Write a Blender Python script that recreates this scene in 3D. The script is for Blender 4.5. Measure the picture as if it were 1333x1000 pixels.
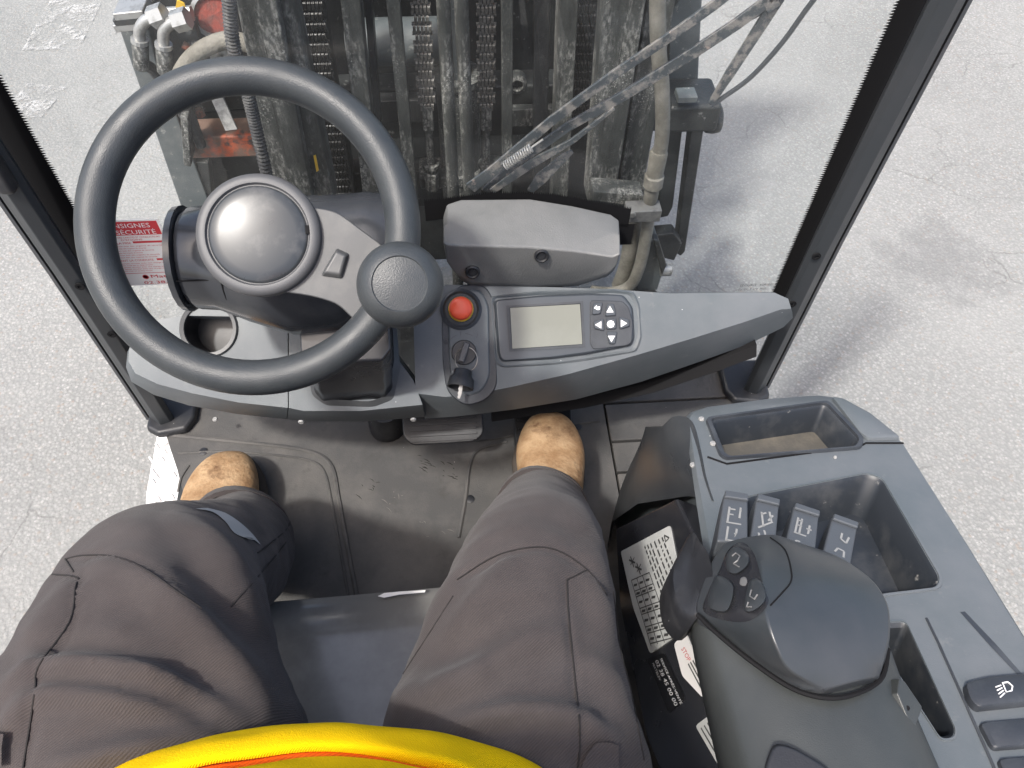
import bpy, bmesh, math, random
import numpy as np
from mathutils import Vector, Matrix, noise
from mathutils.geometry import tessellate_polygon
from mathutils.bvhtree import BVHTree

random.seed(7)
for o in list(bpy.data.objects):
    bpy.data.objects.remove(o)
S = bpy.context.scene
COL = S.collection

# ------------------------------------------------------------------ camera
CAM = Vector((0, 0, 1.08)); FPX = 1001.0; CX, CY = 666.5, 500.0
def cam_axes(yaw, pitch, roll):
    y, p, r = map(math.radians, (yaw, pitch, roll))
    R = Vector((math.cos(y), -math.sin(y), 0)); fh = Vector((math.sin(y), math.cos(y), 0)); U = Vector((0, 0, 1))
    d = fh*math.cos(p)-U*math.sin(p); u = fh*math.sin(p)+U*math.cos(p)
    return R*math.cos(r)+u*math.sin(r), u*math.cos(r)-R*math.sin(r), d
cR, cU, cD = cam_axes(6, 54, 2)
cam = bpy.data.cameras.new('camera'); co = bpy.data.objects.new('camera', cam); COL.objects.link(co)
cam.sensor_fit = 'HORIZONTAL'; cam.sensor_width = 36; cam.lens = 36*FPX/1333
cam.clip_start = 0.01; cam.clip_end = 500
m = Matrix.Identity(4)
for i in range(3):
    m[i][0], m[i][1], m[i][2], m[i][3] = cR[i], cU[i], -cD[i], CAM[i]
co.matrix_world = m
S.camera = co

# ------------------------------------------------------------------ light
SUN = Vector((-0.42, -0.37, 1.0)).normalized()          # towards the sun
W = bpy.data.worlds.new('World'); S.world = W; W.use_nodes = True
nt = W.node_tree; bg = nt.nodes['Background']
sky = nt.nodes.new('ShaderNodeTexSky'); sky.sky_type = 'NISHITA'; sky.sun_disc = False
sky.sun_elevation = math.asin(SUN.z); sky.sun_rotation = math.atan2(SUN.x, SUN.y)
sky.air_density = 1.0; sky.dust_density = 5.0; sky.ozone_density = 0.6
nt.links.new(sky.outputs[0], bg.inputs[0]); bg.inputs[1].default_value = 0.15
sl = bpy.data.lights.new('sun', 'SUN'); sl.energy = 2.0; sl.angle = math.radians(4.2); sl.color = (1, 0.975, 0.93)
so = bpy.data.objects.new('sun', sl); COL.objects.link(so)
so.rotation_euler = (-SUN).to_track_quat('-Z', 'Y').to_euler(); so.location = SUN*20
S.view_settings.view_transform = 'Standard'; S.view_settings.look = 'None'
S.view_settings.exposure = 1.0; S.view_settings.gamma = 1
S.render.engine = 'CYCLES'
S.cycles.max_bounces = 6; S.cycles.diffuse_bounces = 3; S.cycles.glossy_bounces = 3; S.cycles.transparent_max_bounces = 8
S.cycles.caustics_reflective = False; S.cycles.caustics_refractive = False

# ------------------------------------------------------------------ pixel -> place helpers (rays of the photograph met with real planes)
def ray(px, py): return cD + cR*((px-CX)/FPX) - cU*((py-CY)/FPX)
def Z(px, py, z): v = ray(px, py); return CAM + v*((z-CAM.z)/v.z)
def Y(px, py, y): v = ray(px, py); return CAM + v*((y-CAM.y)/v.y)
def X(px, py, x): v = ray(px, py); return CAM + v*((x-CAM.x)/v.x)
def D(px, py, d): return CAM + ray(px, py)*d
def PL(px, py, p0, n, off=0):
    v = ray(px, py); q = Vector(p0)+n*off
    return CAM + v*((q-CAM).dot(n)/v.dot(n))
def proj(P):
    q = P-CAM; d = q.dot(cD)
    return CX+FPX*q.dot(cR)/d, CY-FPX*q.dot(cU)/d
XA, YA, ZA = Vector((1, 0, 0)), Vector((0, 1, 0)), Vector((0, 0, 1))

# ------------------------------------------------------------------ materials
def mat(name, col, rough=0.5, metal=0.0, col2=None, nscale=20, nlo=0.45, nhi=0.65, stretch=None,
        bump=0, bscale=200, spec=0.5, coat=0, speck=None, speck_scale=60, speck_size=0.06, rvar=0, col3=None, n3scale=6, n3lo=0.5, n3hi=0.7):
    M = bpy.data.materials.new(name); M.use_nodes = True
    t = M.node_tree; N = t.nodes; L = t.links; b = N['Principled BSDF']
    b.inputs['Roughness'].default_value = rough; b.inputs['Metallic'].default_value = metal
    b.inputs['Specular IOR Level'].default_value = spec; b.inputs['Coat Weight'].default_value = coat
    b.inputs['Coat Roughness'].default_value = 0.12
    tc = N.new('ShaderNodeTexCoord'); vec = tc.outputs['Object']
    if stretch:
        mp = N.new('ShaderNodeMapping'); mp.inputs['Scale'].default_value = stretch
        L.new(vec, mp.inputs[0]); svec = mp.outputs[0]
    else: svec = vec
    cur = None
    def layer(cur, c2, scale, lo, hi, v, det=6):
        nz = N.new('ShaderNodeTexNoise'); nz.inputs['Scale'].default_value = scale; nz.inputs['Detail'].default_value = det
        nz.inputs['Roughness'].default_value = 0.65
        L.new(v, nz.inputs['Vector'])
        r = N.new('ShaderNodeMapRange'); r.inputs[1].default_value = lo; r.inputs[2].default_value = hi
        L.new(nz.outputs['Fac'], r.inputs[0])
        mx = N.new('ShaderNodeMix'); mx.data_type = 'RGBA'
        L.new(r.outputs[0], mx.inputs[0])
        if cur is None: mx.inputs[6].default_value = (*col, 1)
        else: L.new(cur, mx.inputs[6])
        mx.inputs[7].default_value = (*c2, 1)
        return mx.outputs[2], r.outputs[0]
    fac = None
    if col2: cur, fac = layer(cur, col2, nscale, nlo, nhi, svec)
    if col3: cur, _ = layer(cur, col3, n3scale, n3lo, n3hi, vec)
    if speck:
        vo = N.new('ShaderNodeTexVoronoi'); vo.inputs['Scale'].default_value = speck_scale
        L.new(vec, vo.inputs['Vector'])
        r = N.new('ShaderNodeMapRange'); r.inputs[1].default_value = speck_size; r.inputs[2].default_value = speck_size*0.6
        L.new(vo.outputs['Distance'], r.inputs[0])
        mx = N.new('ShaderNodeMix'); mx.data_type = 'RGBA'; L.new(r.outputs[0], mx.inputs[0])
        if cur is None: mx.inputs[6].default_value = (*col, 1)
        else: L.new(cur, mx.inputs[6])
        mx.inputs[7].default_value = (*speck, 1); cur = mx.outputs[2]
    if cur is None: b.inputs['Base Color'].default_value = (*col, 1)
    else: L.new(cur, b.inputs['Base Color'])
    if rvar:
        nz = N.new('ShaderNodeTexNoise'); nz.inputs['Scale'].default_value = nscale*0.7; nz.inputs['Detail'].default_value = 5
        L.new(vec, nz.inputs['Vector'])
        r = N.new('ShaderNodeMapRange'); r.inputs[1].default_value = 0.3; r.inputs[2].default_value = 0.7
        r.inputs[3].default_value = max(0.05, rough-rvar); r.inputs[4].default_value = min(1, rough+rvar)
        L.new(nz.outputs['Fac'], r.inputs[0]); L.new(r.outputs[0], b.inputs['Roughness'])
    if bump:
        nz = N.new('ShaderNodeTexNoise'); nz.inputs['Scale'].default_value = bscale; nz.inputs['Detail'].default_value = 3
        L.new(svec, nz.inputs['Vector'])
        bp = N.new('ShaderNodeBump'); bp.inputs['Strength'].default_value = bump; bp.inputs['Distance'].default_value = 0.002
        L.new(nz.outputs['Fac'], bp.inputs['Height']); L.new(bp.outputs[0], b.inputs['Normal'])
    return M
MT = {}
MT['dash'] = mat('blue_grey_plastic', (0.088, 0.103, 0.112), 0.5, col2=(0.125, 0.135, 0.145), nscale=9, nlo=0.4, nhi=0.75, bump=0.12, bscale=900, speck=(0.6, 0.6, 0.6), speck_scale=38, speck_size=0.03, rvar=0.16, col3=(0.17, 0.172, 0.172), n3scale=55, n3lo=0.62, n3hi=0.85)
MT['dash_dark'] = mat('dark_blue_grey_plastic', (0.03, 0.034, 0.041), 0.5, col2=(0.052, 0.058, 0.066), nscale=14, bump=0.15, bscale=900, rvar=0.1)
MT['black'] = mat('black_plastic', (0.018, 0.019, 0.022), 0.42, col2=(0.05, 0.05, 0.052), nscale=18, nlo=0.5, nhi=0.8, bump=0.08, bscale=700, speck=(0.4, 0.4, 0.4), speck_scale=45, speck_size=0.03, rvar=0.12)
MT['gloss_black'] = mat('glossy_black_plastic', (0.02, 0.021, 0.025), 0.22, col2=(0.05, 0.05, 0.05), nscale=25, nlo=0.5, nhi=0.85, rvar=0.1)
MT['wheel'] = mat('steering_rim_foam', (0.032, 0.037, 0.041), 0.42, col2=(0.048, 0.053, 0.055), nscale=30, nlo=0.4, nhi=0.8, bump=0.22, bscale=900, rvar=0.1)
MT['hub'] = mat('hub_cap_gloss', (0.035, 0.04, 0.045), 0.33, col2=(0.1, 0.1, 0.1), nscale=35, nlo=0.52, nhi=0.8, rvar=0.08)
MT['hubring'] = mat('hub_ring', (0.08, 0.082, 0.086), 0.5, bump=0.1, bscale=1500)
MT['spoke'] = mat('spoke_plastic', (0.06, 0.063, 0.066), 0.42, col2=(0.085, 0.087, 0.087), nscale=25, bump=0.08, bscale=1200)
MT['column'] = mat('column_plastic', (0.036, 0.039, 0.045), 0.2, col2=(0.06, 0.062, 0.066), nscale=14, nlo=0.45, nhi=0.75, rvar=0.08)
MT['box'] = mat('grey_cast_box', (0.14, 0.144, 0.142), 0.5, col2=(0.18, 0.182, 0.18), nscale=12, nlo=0.35, nhi=0.7, bump=0.3, bscale=500)
MT['floor'] = mat('rubber_mat', (0.06, 0.059, 0.058), 0.75, col2=(0.11, 0.104, 0.097), nscale=7, nlo=0.42, nhi=0.68, bump=0.25, bscale=600, speck=(0.4, 0.38, 0.35), speck_scale=26, speck_size=0.025, col3=(0.05, 0.048, 0.046), n3scale=30, n3lo=0.58, n3hi=0.75)
MT['seatbase'] = mat('painted_grey_cover', (0.15, 0.147, 0.138), 0.15, col2=(0.22, 0.216, 0.205), nscale=9, nlo=0.52, nhi=0.75, rvar=0.1, coat=0.4, speck=(0.35, 0.35, 0.35), speck_scale=30, speck_size=0.025)
MT['scuff'] = mat('scuffed_paint', (0.75, 0.74, 0.72), 0.6)
MT['pillar'] = mat('pillar_paint', (0.03, 0.034, 0.038), 0.5, col2=(0.035, 0.038, 0.042), nscale=10, rvar=0.08, bump=0.05, bscale=800, speck=(0.3, 0.3, 0.3), speck_scale=30, speck_size=0.025)
MT['pillar_edge'] = mat('pillar_flange_paint', (0.06, 0.064, 0.07), 0.5, col2=(0.08, 0.08, 0.085), nscale=15)
MT['seal'] = mat('rubber_seal', (0.012, 0.012, 0.013), 0.75, spec=0.08)
MT['step'] = mat('worn_step_plate', (0.62, 0.61, 0.6), 0.5, col2=(0.78, 0.77, 0.76), nscale=30, bump=0.3, bscale=120)
def steelmat():
    M = mat('dusty_steel', (0.05, 0.052, 0.05), 0.6, metal=0.1, bump=0.5, bscale=260); t = M.node_tree; N = t.nodes; L = t.links; b = N['Principled BSDF']
    tc = N.new('ShaderNodeTexCoord')
    def ns(sc, st, lo, hi, det=6):
        mp = N.new('ShaderNodeMapping'); mp.inputs['Scale'].default_value = st; L.new(tc.outputs['Object'], mp.inputs[0])
        n = N.new('ShaderNodeTexNoise'); n.inputs['Scale'].default_value = sc; n.inputs['Detail'].default_value = det; n.inputs['Roughness'].default_value = 0.7; L.new(mp.outputs[0], n.inputs['Vector'])
        r = N.new('ShaderNodeMapRange'); r.inputs[1].default_value = lo; r.inputs[2].default_value = hi; L.new(n.outputs['Fac'], r.inputs[0]); return r.outputs[0]
    def mx(f, a, c):
        m_ = N.new('ShaderNodeMix'); m_.data_type = 'RGBA'; L.new(f, m_.inputs[0])
        if isinstance(a, tuple): m_.inputs[6].default_value = (*a, 1)
        else: L.new(a, m_.inputs[6])
        m_.inputs[7].default_value = (*c, 1); return m_.outputs[2]
    def mul(a, c):
        m_ = N.new('ShaderNodeMath'); m_.operation = 'MULTIPLY'; L.new(a, m_.inputs[0]); L.new(c, m_.inputs[1]); return m_.outputs[0]
    c = mx(ns(22, (1, 1, 0.3), 0.35, 0.7), (0.024, 0.027, 0.026), (0.085, 0.088, 0.083))
    c = mx(mul(ns(30, (1, 1, 0.25), 0.46, 0.68), ns(170, (1, 1, 0.45), 0.45, 0.6)), c, (0.4, 0.395, 0.37))
    c = mx(mul(ns(12, (1, 1, 0.6), 0.5, 0.62), ns(300, (1, 1, 1), 0.55, 0.62)), c, (0.5, 0.49, 0.46))
    c = mx(ns(140, (1, 1, 0.06), 0.62, 0.7, 3), c, (0.025, 0.025, 0.024))
    L.new(c, b.inputs['Base Color']); return M
MT['steel'] = steelmat()
MT['steel_dark'] = mat('greasy_steel', (0.02, 0.021, 0.023), 0.5, metal=0.15, col2=(0.1, 0.1, 0.097), nscale=20, nlo=0.5, nhi=0.75, stretch=(1, 1, 0.25), bump=0.4, bscale=120, rvar=0.15, col3=(0.16, 0.16, 0.15), n3scale=110, n3lo=0.62, n3hi=0.75)
MT['chain_steel'] = mat('oiled_chain', (0.1, 0.096, 0.088), 0.45, metal=0.2, col2=(0.22, 0.21, 0.19), nscale=60, nlo=0.45, nhi=0.7, bump=0.4, bscale=200)
MT['chain_dark'] = mat('black_oiled_chain', (0.02, 0.02, 0.02), 0.35, metal=0.3, col2=(0.07, 0.068, 0.062), nscale=60, nlo=0.5, nhi=0.75, bump=0.4, bscale=200)
MT['paint_dark'] = mat('worn_black_paint', (0.014, 0.016, 0.017), 0.5, col2=(0.04, 0.043, 0.042), nscale=10, nlo=0.45, nhi=0.7, bump=0.3, bscale=150, col3=(0.2, 0.2, 0.19), n3scale=60, n3lo=0.63, n3hi=0.73)
MT['paint_slate'] = mat('slate_paint', (0.09, 0.105, 0.11), 0.5, col2=(0.14, 0.15, 0.15), nscale=18, nlo=0.45, nhi=0.7, col3=(0.35, 0.35, 0.33), n3scale=70, n3lo=0.62, n3hi=0.72)
MT['orange_worn'] = mat('worn_orange_paint', (0.16, 0.1, 0.075), 0.6, col2=(0.52, 0.1, 0.035), nscale=16, nlo=0.5, nhi=0.62, bump=0.5, bscale=120, col3=(0.05, 0.045, 0.04), n3scale=26, n3lo=0.54, n3hi=0.64)
MT['red_disc'] = mat('red_primer', (0.32, 0.06, 0.04), 0.7, col2=(0.16, 0.06, 0.05), nscale=70, nlo=0.4, nhi=0.6, bump=0.6, bscale=200)
MT['zinc'] = mat('zinc_fitting', (0.42, 0.42, 0.41), 0.4, metal=0.6, col2=(0.22, 0.215, 0.2), nscale=60, nlo=0.5, nhi=0.7)
MT['hose'] = mat('rubber_hose', (0.03, 0.03, 0.032), 0.6, col2=(0.13, 0.125, 0.115), nscale=40, nlo=0.48, nhi=0.7, bump=0.3, bscale=200)
MT['hose_dusty'] = mat('dusty_hose', (0.16, 0.15, 0.125), 0.75, col2=(0.27, 0.255, 0.22), nscale=26, nlo=0.4, nhi=0.65, bump=0.5, bscale=220)
MT['grey_tube'] = mat('grey_tube', (0.2, 0.2, 0.195), 0.5, metal=0.2, col2=(0.1, 0.1, 0.1), nscale=26, bump=0.3)
MT['wiper'] = mat('wiper_arm_paint', (0.07, 0.08, 0.088), 0.5, col2=(0.26, 0.24, 0.22), nscale=50, nlo=0.48, nhi=0.6, bump=0.4, bscale=150, col3=(0.38, 0.3, 0.26), n3scale=80, n3lo=0.62, n3hi=0.7)
MT['rubber'] = mat('wiper_rubber', (0.05, 0.055, 0.062), 0.5)
MT['spring'] = mat('spring_steel', (0.5, 0.49, 0.47), 0.4, metal=0.6)
MT['screen'] = mat('lcd_screen', (0.19, 0.195, 0.165), 0.2, col2=(0.215, 0.22, 0.19), nscale=8, speck=(0.7, 0.7, 0.7), speck_scale=40, speck_size=0.03)
MT['bezel'] = mat('display_bezel', (0.05, 0.058, 0.068), 0.35, rvar=0.05)
MT['white'] = mat('white_print', (0.8, 0.8, 0.8), 0.5)
MT['grey_print'] = mat('grey_print', (0.27, 0.27, 0.26), 0.5)
MT['faint_print'] = mat('faint_print', (0.14, 0.14, 0.14), 0.5)
MT['red_button'] = mat('emergency_red', (0.85, 0.11, 0.05), 0.35)
MT['yellow'] = mat('yellow_ring', (0.8, 0.5, 0.04), 0.4)
MT['key_metal'] = mat('key_nickel', (0.28, 0.275, 0.265), 0.4, metal=1)
MT['screw_metal'] = mat('dull_screw', (0.25, 0.25, 0.245), 0.5, col2=(0.4, 0.4, 0.39), nscale=200)
MT['sticker'] = mat('sticker_paper', (0.8, 0.78, 0.76), 0.5)
MT['sticker_grey'] = mat('sticker_silver', (0.5, 0.51, 0.49), 0.4, col2=(0.56, 0.57, 0.55), nscale=20)
MT['sticker_black'] = mat('sticker_black', (0.008, 0.008, 0.009), 0.35)
MT['red_print'] = mat('red_print', (0.55, 0.03, 0.04), 0.5)
MT['pink_print'] = mat('pale_red_print', (0.62, 0.22, 0.22), 0.5)
MT['dark_print'] = mat('dark_print', (0.05, 0.05, 0.05), 0.5)
MT['leather'] = mat('tan_nubuck', (0.25, 0.15, 0.078), 0.9, col2=(0.4, 0.275, 0.16), nscale=32, nlo=0.36, nhi=0.62, bump=0.9, bscale=140, spec=0.15, col3=(0.13, 0.072, 0.04), n3scale=24, n3lo=0.57, n3hi=0.72)
MT['sole'] = mat('dark_sole', (0.05, 0.04, 0.032), 0.8, bump=0.3, bscale=100)
MT['reflective'] = mat('reflective_tape', (0.42, 0.42, 0.41), 0.6, metal=0.0, bump=0.2, bscale=500)
MT['seam'] = mat('seam_thread', (0.014, 0.012, 0.012), 0.9)
MT['dust_brown'] = mat('rusty_tray_floor', (0.075, 0.07, 0.06), 0.7, col2=(0.16, 0.14, 0.11), nscale=10, nlo=0.45, nhi=0.7, bump=0.3, bscale=300, col3=(0.24, 0.1, 0.03), n3scale=9, n3lo=0.58, n3hi=0.72)
MT['tray'] = mat('tray_wall', (0.02, 0.024, 0.03), 0.45, col2=(0.06, 0.062, 0.064), nscale=20, nlo=0.5, nhi=0.75, col3=(0.3, 0.29, 0.27), n3scale=60, n3lo=0.66, n3hi=0.74)
MT['lever'] = mat('lever_plastic', (0.07, 0.078, 0.088), 0.5, bump=0.1, bscale=900)
MT['armrest'] = mat('armrest_plastic', (0.035, 0.039, 0.039), 0.43, col2=(0.05, 0.054, 0.053), nscale=12, nlo=0.4, nhi=0.75, bump=0.12, bscale=1300, rvar=0.05, speck=(0.3, 0.3, 0.3), speck_scale=28, speck_size=0.022)
MT['palm'] = mat('palm_rest_plastic', (0.03, 0.036, 0.041), 0.33, col2=(0.05, 0.053, 0.058), nscale=7, nlo=0.4, nhi=0.7, bump=0.05, bscale=1300, rvar=0.08)
MT['corner'] = mat('worn_dark_plastic', (0.03, 0.033, 0.037), 0.33, col2=(0.05, 0.053, 0.055), nscale=12, nlo=0.4, nhi=0.7, rvar=0.1, speck=(0.3, 0.3, 0.3), speck_scale=40, speck_size=0.03)
MT['seat'] = mat('seat_fabric', (0.02, 0.02, 0.022), 0.9, bump=0.4, bscale=400)
MT['tyre'] = mat('tyre_rubber', (0.02, 0.02, 0.02), 0.85, bump=0.5, bscale=60)

def fabric(name, col, col2, wscale, wstr, sheen=0.3, angle=0.9):
    M = bpy.data.materials.new(name); M.use_nodes = True
    t = M.node_tree; N = t.nodes; L = t.links; b = N['Principled BSDF']
    b.inputs['Roughness'].default_value = 0.92; b.inputs['Specular IOR Level'].default_value = 0.15
    b.inputs['Sheen Weight'].default_value = sheen; b.inputs['Sheen Roughness'].default_value = 0.5
    tc = N.new('ShaderNodeTexCoord')
    nz = N.new('ShaderNodeTexNoise'); nz.inputs['Scale'].default_value = 9; nz.inputs['Detail'].default_value = 8; nz.inputs['Roughness'].default_value = 0.7
    L.new(tc.outputs['Object'], nz.inputs['Vector'])
    r = N.new('ShaderNodeMapRange'); r.inputs[1].default_value = 0.35; r.inputs[2].default_value = 0.7; L.new(nz.outputs['Fac'], r.inputs[0])
    mp = N.new('ShaderNodeMapping'); mp.inputs['Rotation'].default_value = (0, 0, angle); L.new(tc.outputs['Object'], mp.inputs[0])
    wv = N.new('ShaderNodeTexWave'); wv.inputs['Scale'].default_value = wscale; wv.inputs['Distortion'].default_value = 1.2; wv.inputs['Detail'].default_value = 2
    wv.inputs['Detail Scale'].default_value = 3
    L.new(mp.outputs[0], wv.inputs['Vector'])
    mx = N.new('ShaderNodeMix'); mx.data_type = 'RGBA'; L.new(r.outputs[0], mx.inputs[0])
    mx.inputs[6].default_value = (*col, 1); mx.inputs[7].default_value = (*col2, 1)
    m2 = N.new('ShaderNodeMix'); m2.data_type = 'RGBA'; m2.blend_type = 'MULTIPLY'; m2.inputs[0].default_value = 0.22
    L.new(mx.outputs[2], m2.inputs[6]); L.new(wv.outputs['Color'], m2.inputs[7])
    L.new(m2.outputs[2], b.inputs['Base Color'])
    n2 = N.new('ShaderNodeTexNoise'); n2.inputs['Scale'].default_value = 900; L.new(tc.outputs['Object'], n2.inputs['Vector'])
    ad = N.new('ShaderNodeMath'); ad.operation = 'ADD'; L.new(wv.outputs['Fac'], ad.inputs[0]); L.new(n2.outputs['Fac'], ad.inputs[1])
    bp = N.new('ShaderNodeBump'); bp.inputs['Strength'].default_value = wstr; bp.inputs['Distance'].default_value = 0.0012
    L.new(ad.outputs[0], bp.inputs['Height']); L.new(bp.outputs[0], b.inputs['Normal'])
    return M
MT['trouser'] = fabric('dark_twill', (0.055, 0.047, 0.046), (0.078, 0.068, 0.066), 200, 0.3, 0.08)
MT['vest'] = fabric('hi_vis_yellow', (0.95, 0.64, 0.0), (0.95, 0.58, 0.0), 330, 0.5, 0.0)
MT['vest_orange'] = fabric('hi_vis_orange', (0.95, 0.12, 0.01), (0.95, 0.16, 0.01), 120, 0.25, 0.0)

def asphalt():
    M = bpy.data.materials.new('asphalt'); M.use_nodes = True
    t = M.node_tree; N = t.nodes; L = t.links; b = N['Principled BSDF']; b.inputs['Roughness'].default_value = 0.95; b.inputs['Specular IOR Level'].default_value = 0.15
    tc = N.new('ShaderNodeTexCoord'); v = tc.outputs['Object']
    def noise_(s, d=5, rg=0.6):
        n = N.new('ShaderNodeTexNoise'); n.inputs['Scale'].default_value = s; n.inputs['Detail'].default_value = d; n.inputs['Roughness'].default_value = rg
        L.new(v, n.inputs['Vector']); return n.outputs['Fac']
    def rng(x, a, b_, c=0, d=1):
        r = N.new('ShaderNodeMapRange'); r.inputs[1].default_value = a; r.inputs[2].default_value = b_; r.inputs[3].default_value = c; r.inputs[4].default_value = d
        L.new(x, r.inputs[0]); return r.outputs[0]
    def mix(f, a, c, mode='MIX'):
        mx = N.new('ShaderNodeMix'); mx.data_type = 'RGBA'; mx.blend_type = mode
        if isinstance(f, float): mx.inputs[0].default_value = f
        else: L.new(f, mx.inputs[0])
        for k, q in ((6, a), (7, c)):
            if isinstance(q, tuple): mx.inputs[k].default_value = (*q, 1)
            else: L.new(q, mx.inputs[k])
        return mx.outputs[2]
    vo = N.new('ShaderNodeTexVoronoi'); vo.inputs['Scale'].default_value = 125; L.new(v, vo.inputs['Vector'])
    v2 = N.new('ShaderNodeTexVoronoi'); v2.inputs['Scale'].default_value = 240; L.new(v, v2.inputs['Vector'])
    hsv = N.new('ShaderNodeSeparateColor'); L.new(vo.outputs['Color'], hsv.inputs[0])
    stone = mix(rng(hsv.outputs[0], 0, 1), (0.26, 0.261, 0.249), (0.35, 0.35, 0.334))
    stone = mix(rng(hsv.outputs[1], 0.88, 0.95), stone, (0.42, 0.41, 0.39))
    stone = mix(rng(hsv.outputs[2], 0.93, 0.97), stone, (0.27, 0.225, 0.19))
    c = mix(rng(vo.outputs['Distance'], 0.35, 0.62), stone, (0.218, 0.221, 0.214))
    c = mix(rng(v2.outputs['Distance'], 0.25, 0.6, 0, 0.35), c, (0.172, 0.174, 0.168))
    c = mix(rng(noise_(1.3, 4), 0.35, 0.7, 0.15, 0.6), c, (0.318, 0.318, 0.304))
    c = mix(rng(noise_(0.7, 6, 0.7), 0.62, 0.72, 0, 0.3), c, (0.11, 0.108, 0.105))
    c = mix(rng(noise_(0.45, 5, 0.65), 0.42, 0.6, 0, 0.22), c, (0.17, 0.172, 0.168))
    c = mix(rng(noise_(26, 5, 0.7), 0.56, 0.72, 0, 0.35), c, (0.19, 0.19, 0.185))
    # fine cracks
    nd = N.new('ShaderNodeTexNoise'); nd.inputs['Scale'].default_value = 5; nd.inputs['Detail'].default_value = 6; L.new(v, nd.inputs['Vector'])
    ma = N.new('ShaderNodeMix'); ma.data_type = 'VECTOR'; ma.inputs[0].default_value = 0.16; L.new(v, ma.inputs[4]); L.new(nd.outputs['Color'], ma.inputs[5])
    cr = N.new('ShaderNodeTexVoronoi'); cr.feature = 'DISTANCE_TO_EDGE'; cr.inputs['Scale'].default_value = 6.5; L.new(ma.outputs[1], cr.inputs['Vector'])
    crk = rng(cr.outputs['Distance'], 0.02, 0.004)
    ms = N.new('ShaderNodeMath'); ms.operation = 'MULTIPLY'; L.new(crk, ms.inputs[0]); L.new(rng(noise_(2.2, 3), 0.5, 0.64, 0, 0.36), ms.inputs[1])
    c = mix(ms.outputs[0], c, (0.07, 0.068, 0.065))
    # darker patch with a ragged edge beside the truck
    mp = N.new('ShaderNodeVectorMath'); mp.operation = 'DISTANCE'; L.new(v, mp.inputs[0]); st = Z(1215, 335, -0.5); mp.inputs[1].default_value = (st.x, st.y, 0)
    ad = N.new('ShaderNodeMath'); ad.operation = 'ADD'; L.new(mp.outputs['Value'], ad.inputs[0]); L.new(rng(noise_(7, 6, 0.75), 0.3, 0.7, -0.12, 0.12), ad.inputs[1])
    c = mix(rng(ad.outputs[0], 0.2, 0.06, 0, 0.4), c, (0.12, 0.12, 0.122))
    L.new(c, b.inputs['Base Color'])
    h = N.new('ShaderNodeMath'); h.operation = 'MULTIPLY_ADD'; L.new(vo.outputs['Distance'], h.inputs[0]); h.inputs[1].default_value = -1.0
    L.new(rng(noise_(400, 3), 0, 1, 0, 0.6), h.inputs[2])
    bp = N.new('ShaderNodeBump'); bp.inputs['Strength'].default_value = 0.6; bp.inputs['Distance'].default_value = 0.003
    L.new(h.outputs[0], bp.inputs['Height']); L.new(bp.outputs[0], b.inputs['Normal'])
    return M
MT['asphalt'] = asphalt()

def glassmat():
    M = bpy.data.materials.new('windscreen_glass'); M.use_nodes = True
    t = M.node_tree; N = t.nodes; L = t.links; N.remove(N['Principled BSDF']); out = N['Material Output']
    tr = N.new('ShaderNodeBsdfTransparent'); tr.inputs[0].default_value = (0.975, 0.985, 0.985, 1)
    gl = N.new('ShaderNodeBsdfGlossy'); gl.inputs['Roughness'].default_value = 0.02
    lw = N.new('ShaderNodeLayerWeight'); lw.inputs[0].default_value = 0.5
    pw = N.new('ShaderNodeMath'); pw.operation = 'POWER'; L.new(lw.outputs['Facing'], pw.inputs[0]); pw.inputs[1].default_value = 4.0
    fr = N.new('ShaderNodeMapRange'); fr.inputs[3].default_value = 0.03; fr.inputs[4].default_value = 0.6; L.new(pw.outputs[0], fr.inputs[0])
    m1 = N.new('ShaderNodeMixShader'); L.new(fr.outputs[0], m1.inputs[0]); L.new(tr.outputs[0], m1.inputs[1]); L.new(gl.outputs[0], m1.inputs[2])
    df = N.new('ShaderNodeBsdfDiffuse'); df.inputs[0].default_value = (0.6, 0.6, 0.58, 1)
    tc = N.new('ShaderNodeTexCoord'); nz = N.new('ShaderNodeTexNoise'); nz.inputs['Scale'].default_value = 5; nz.inputs['Detail'].default_value = 9; nz.inputs['Roughness'].default_value = 0.75
    L.new(tc.outputs['Object'], nz.inputs['Vector'])
    r = N.new('ShaderNodeMapRange'); r.inputs[1].default_value = 0.35; r.inputs[2].default_value = 0.75; r.inputs[3].default_value = 0.004; r.inputs[4].default_value = 0.028
    L.new(nz.outputs['Fac'], r.inputs[0])
    m2 = N.new('ShaderNodeMixShader'); L.new(r.outputs[0], m2.inputs[0]); L.new(m1.outputs[0], m2.inputs[1]); L.new(df.outputs[0], m2.inputs[2])
    L.new(m2.outputs[0], out.inputs[0])
    return M
MT['glass'] = glassmat()

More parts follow.
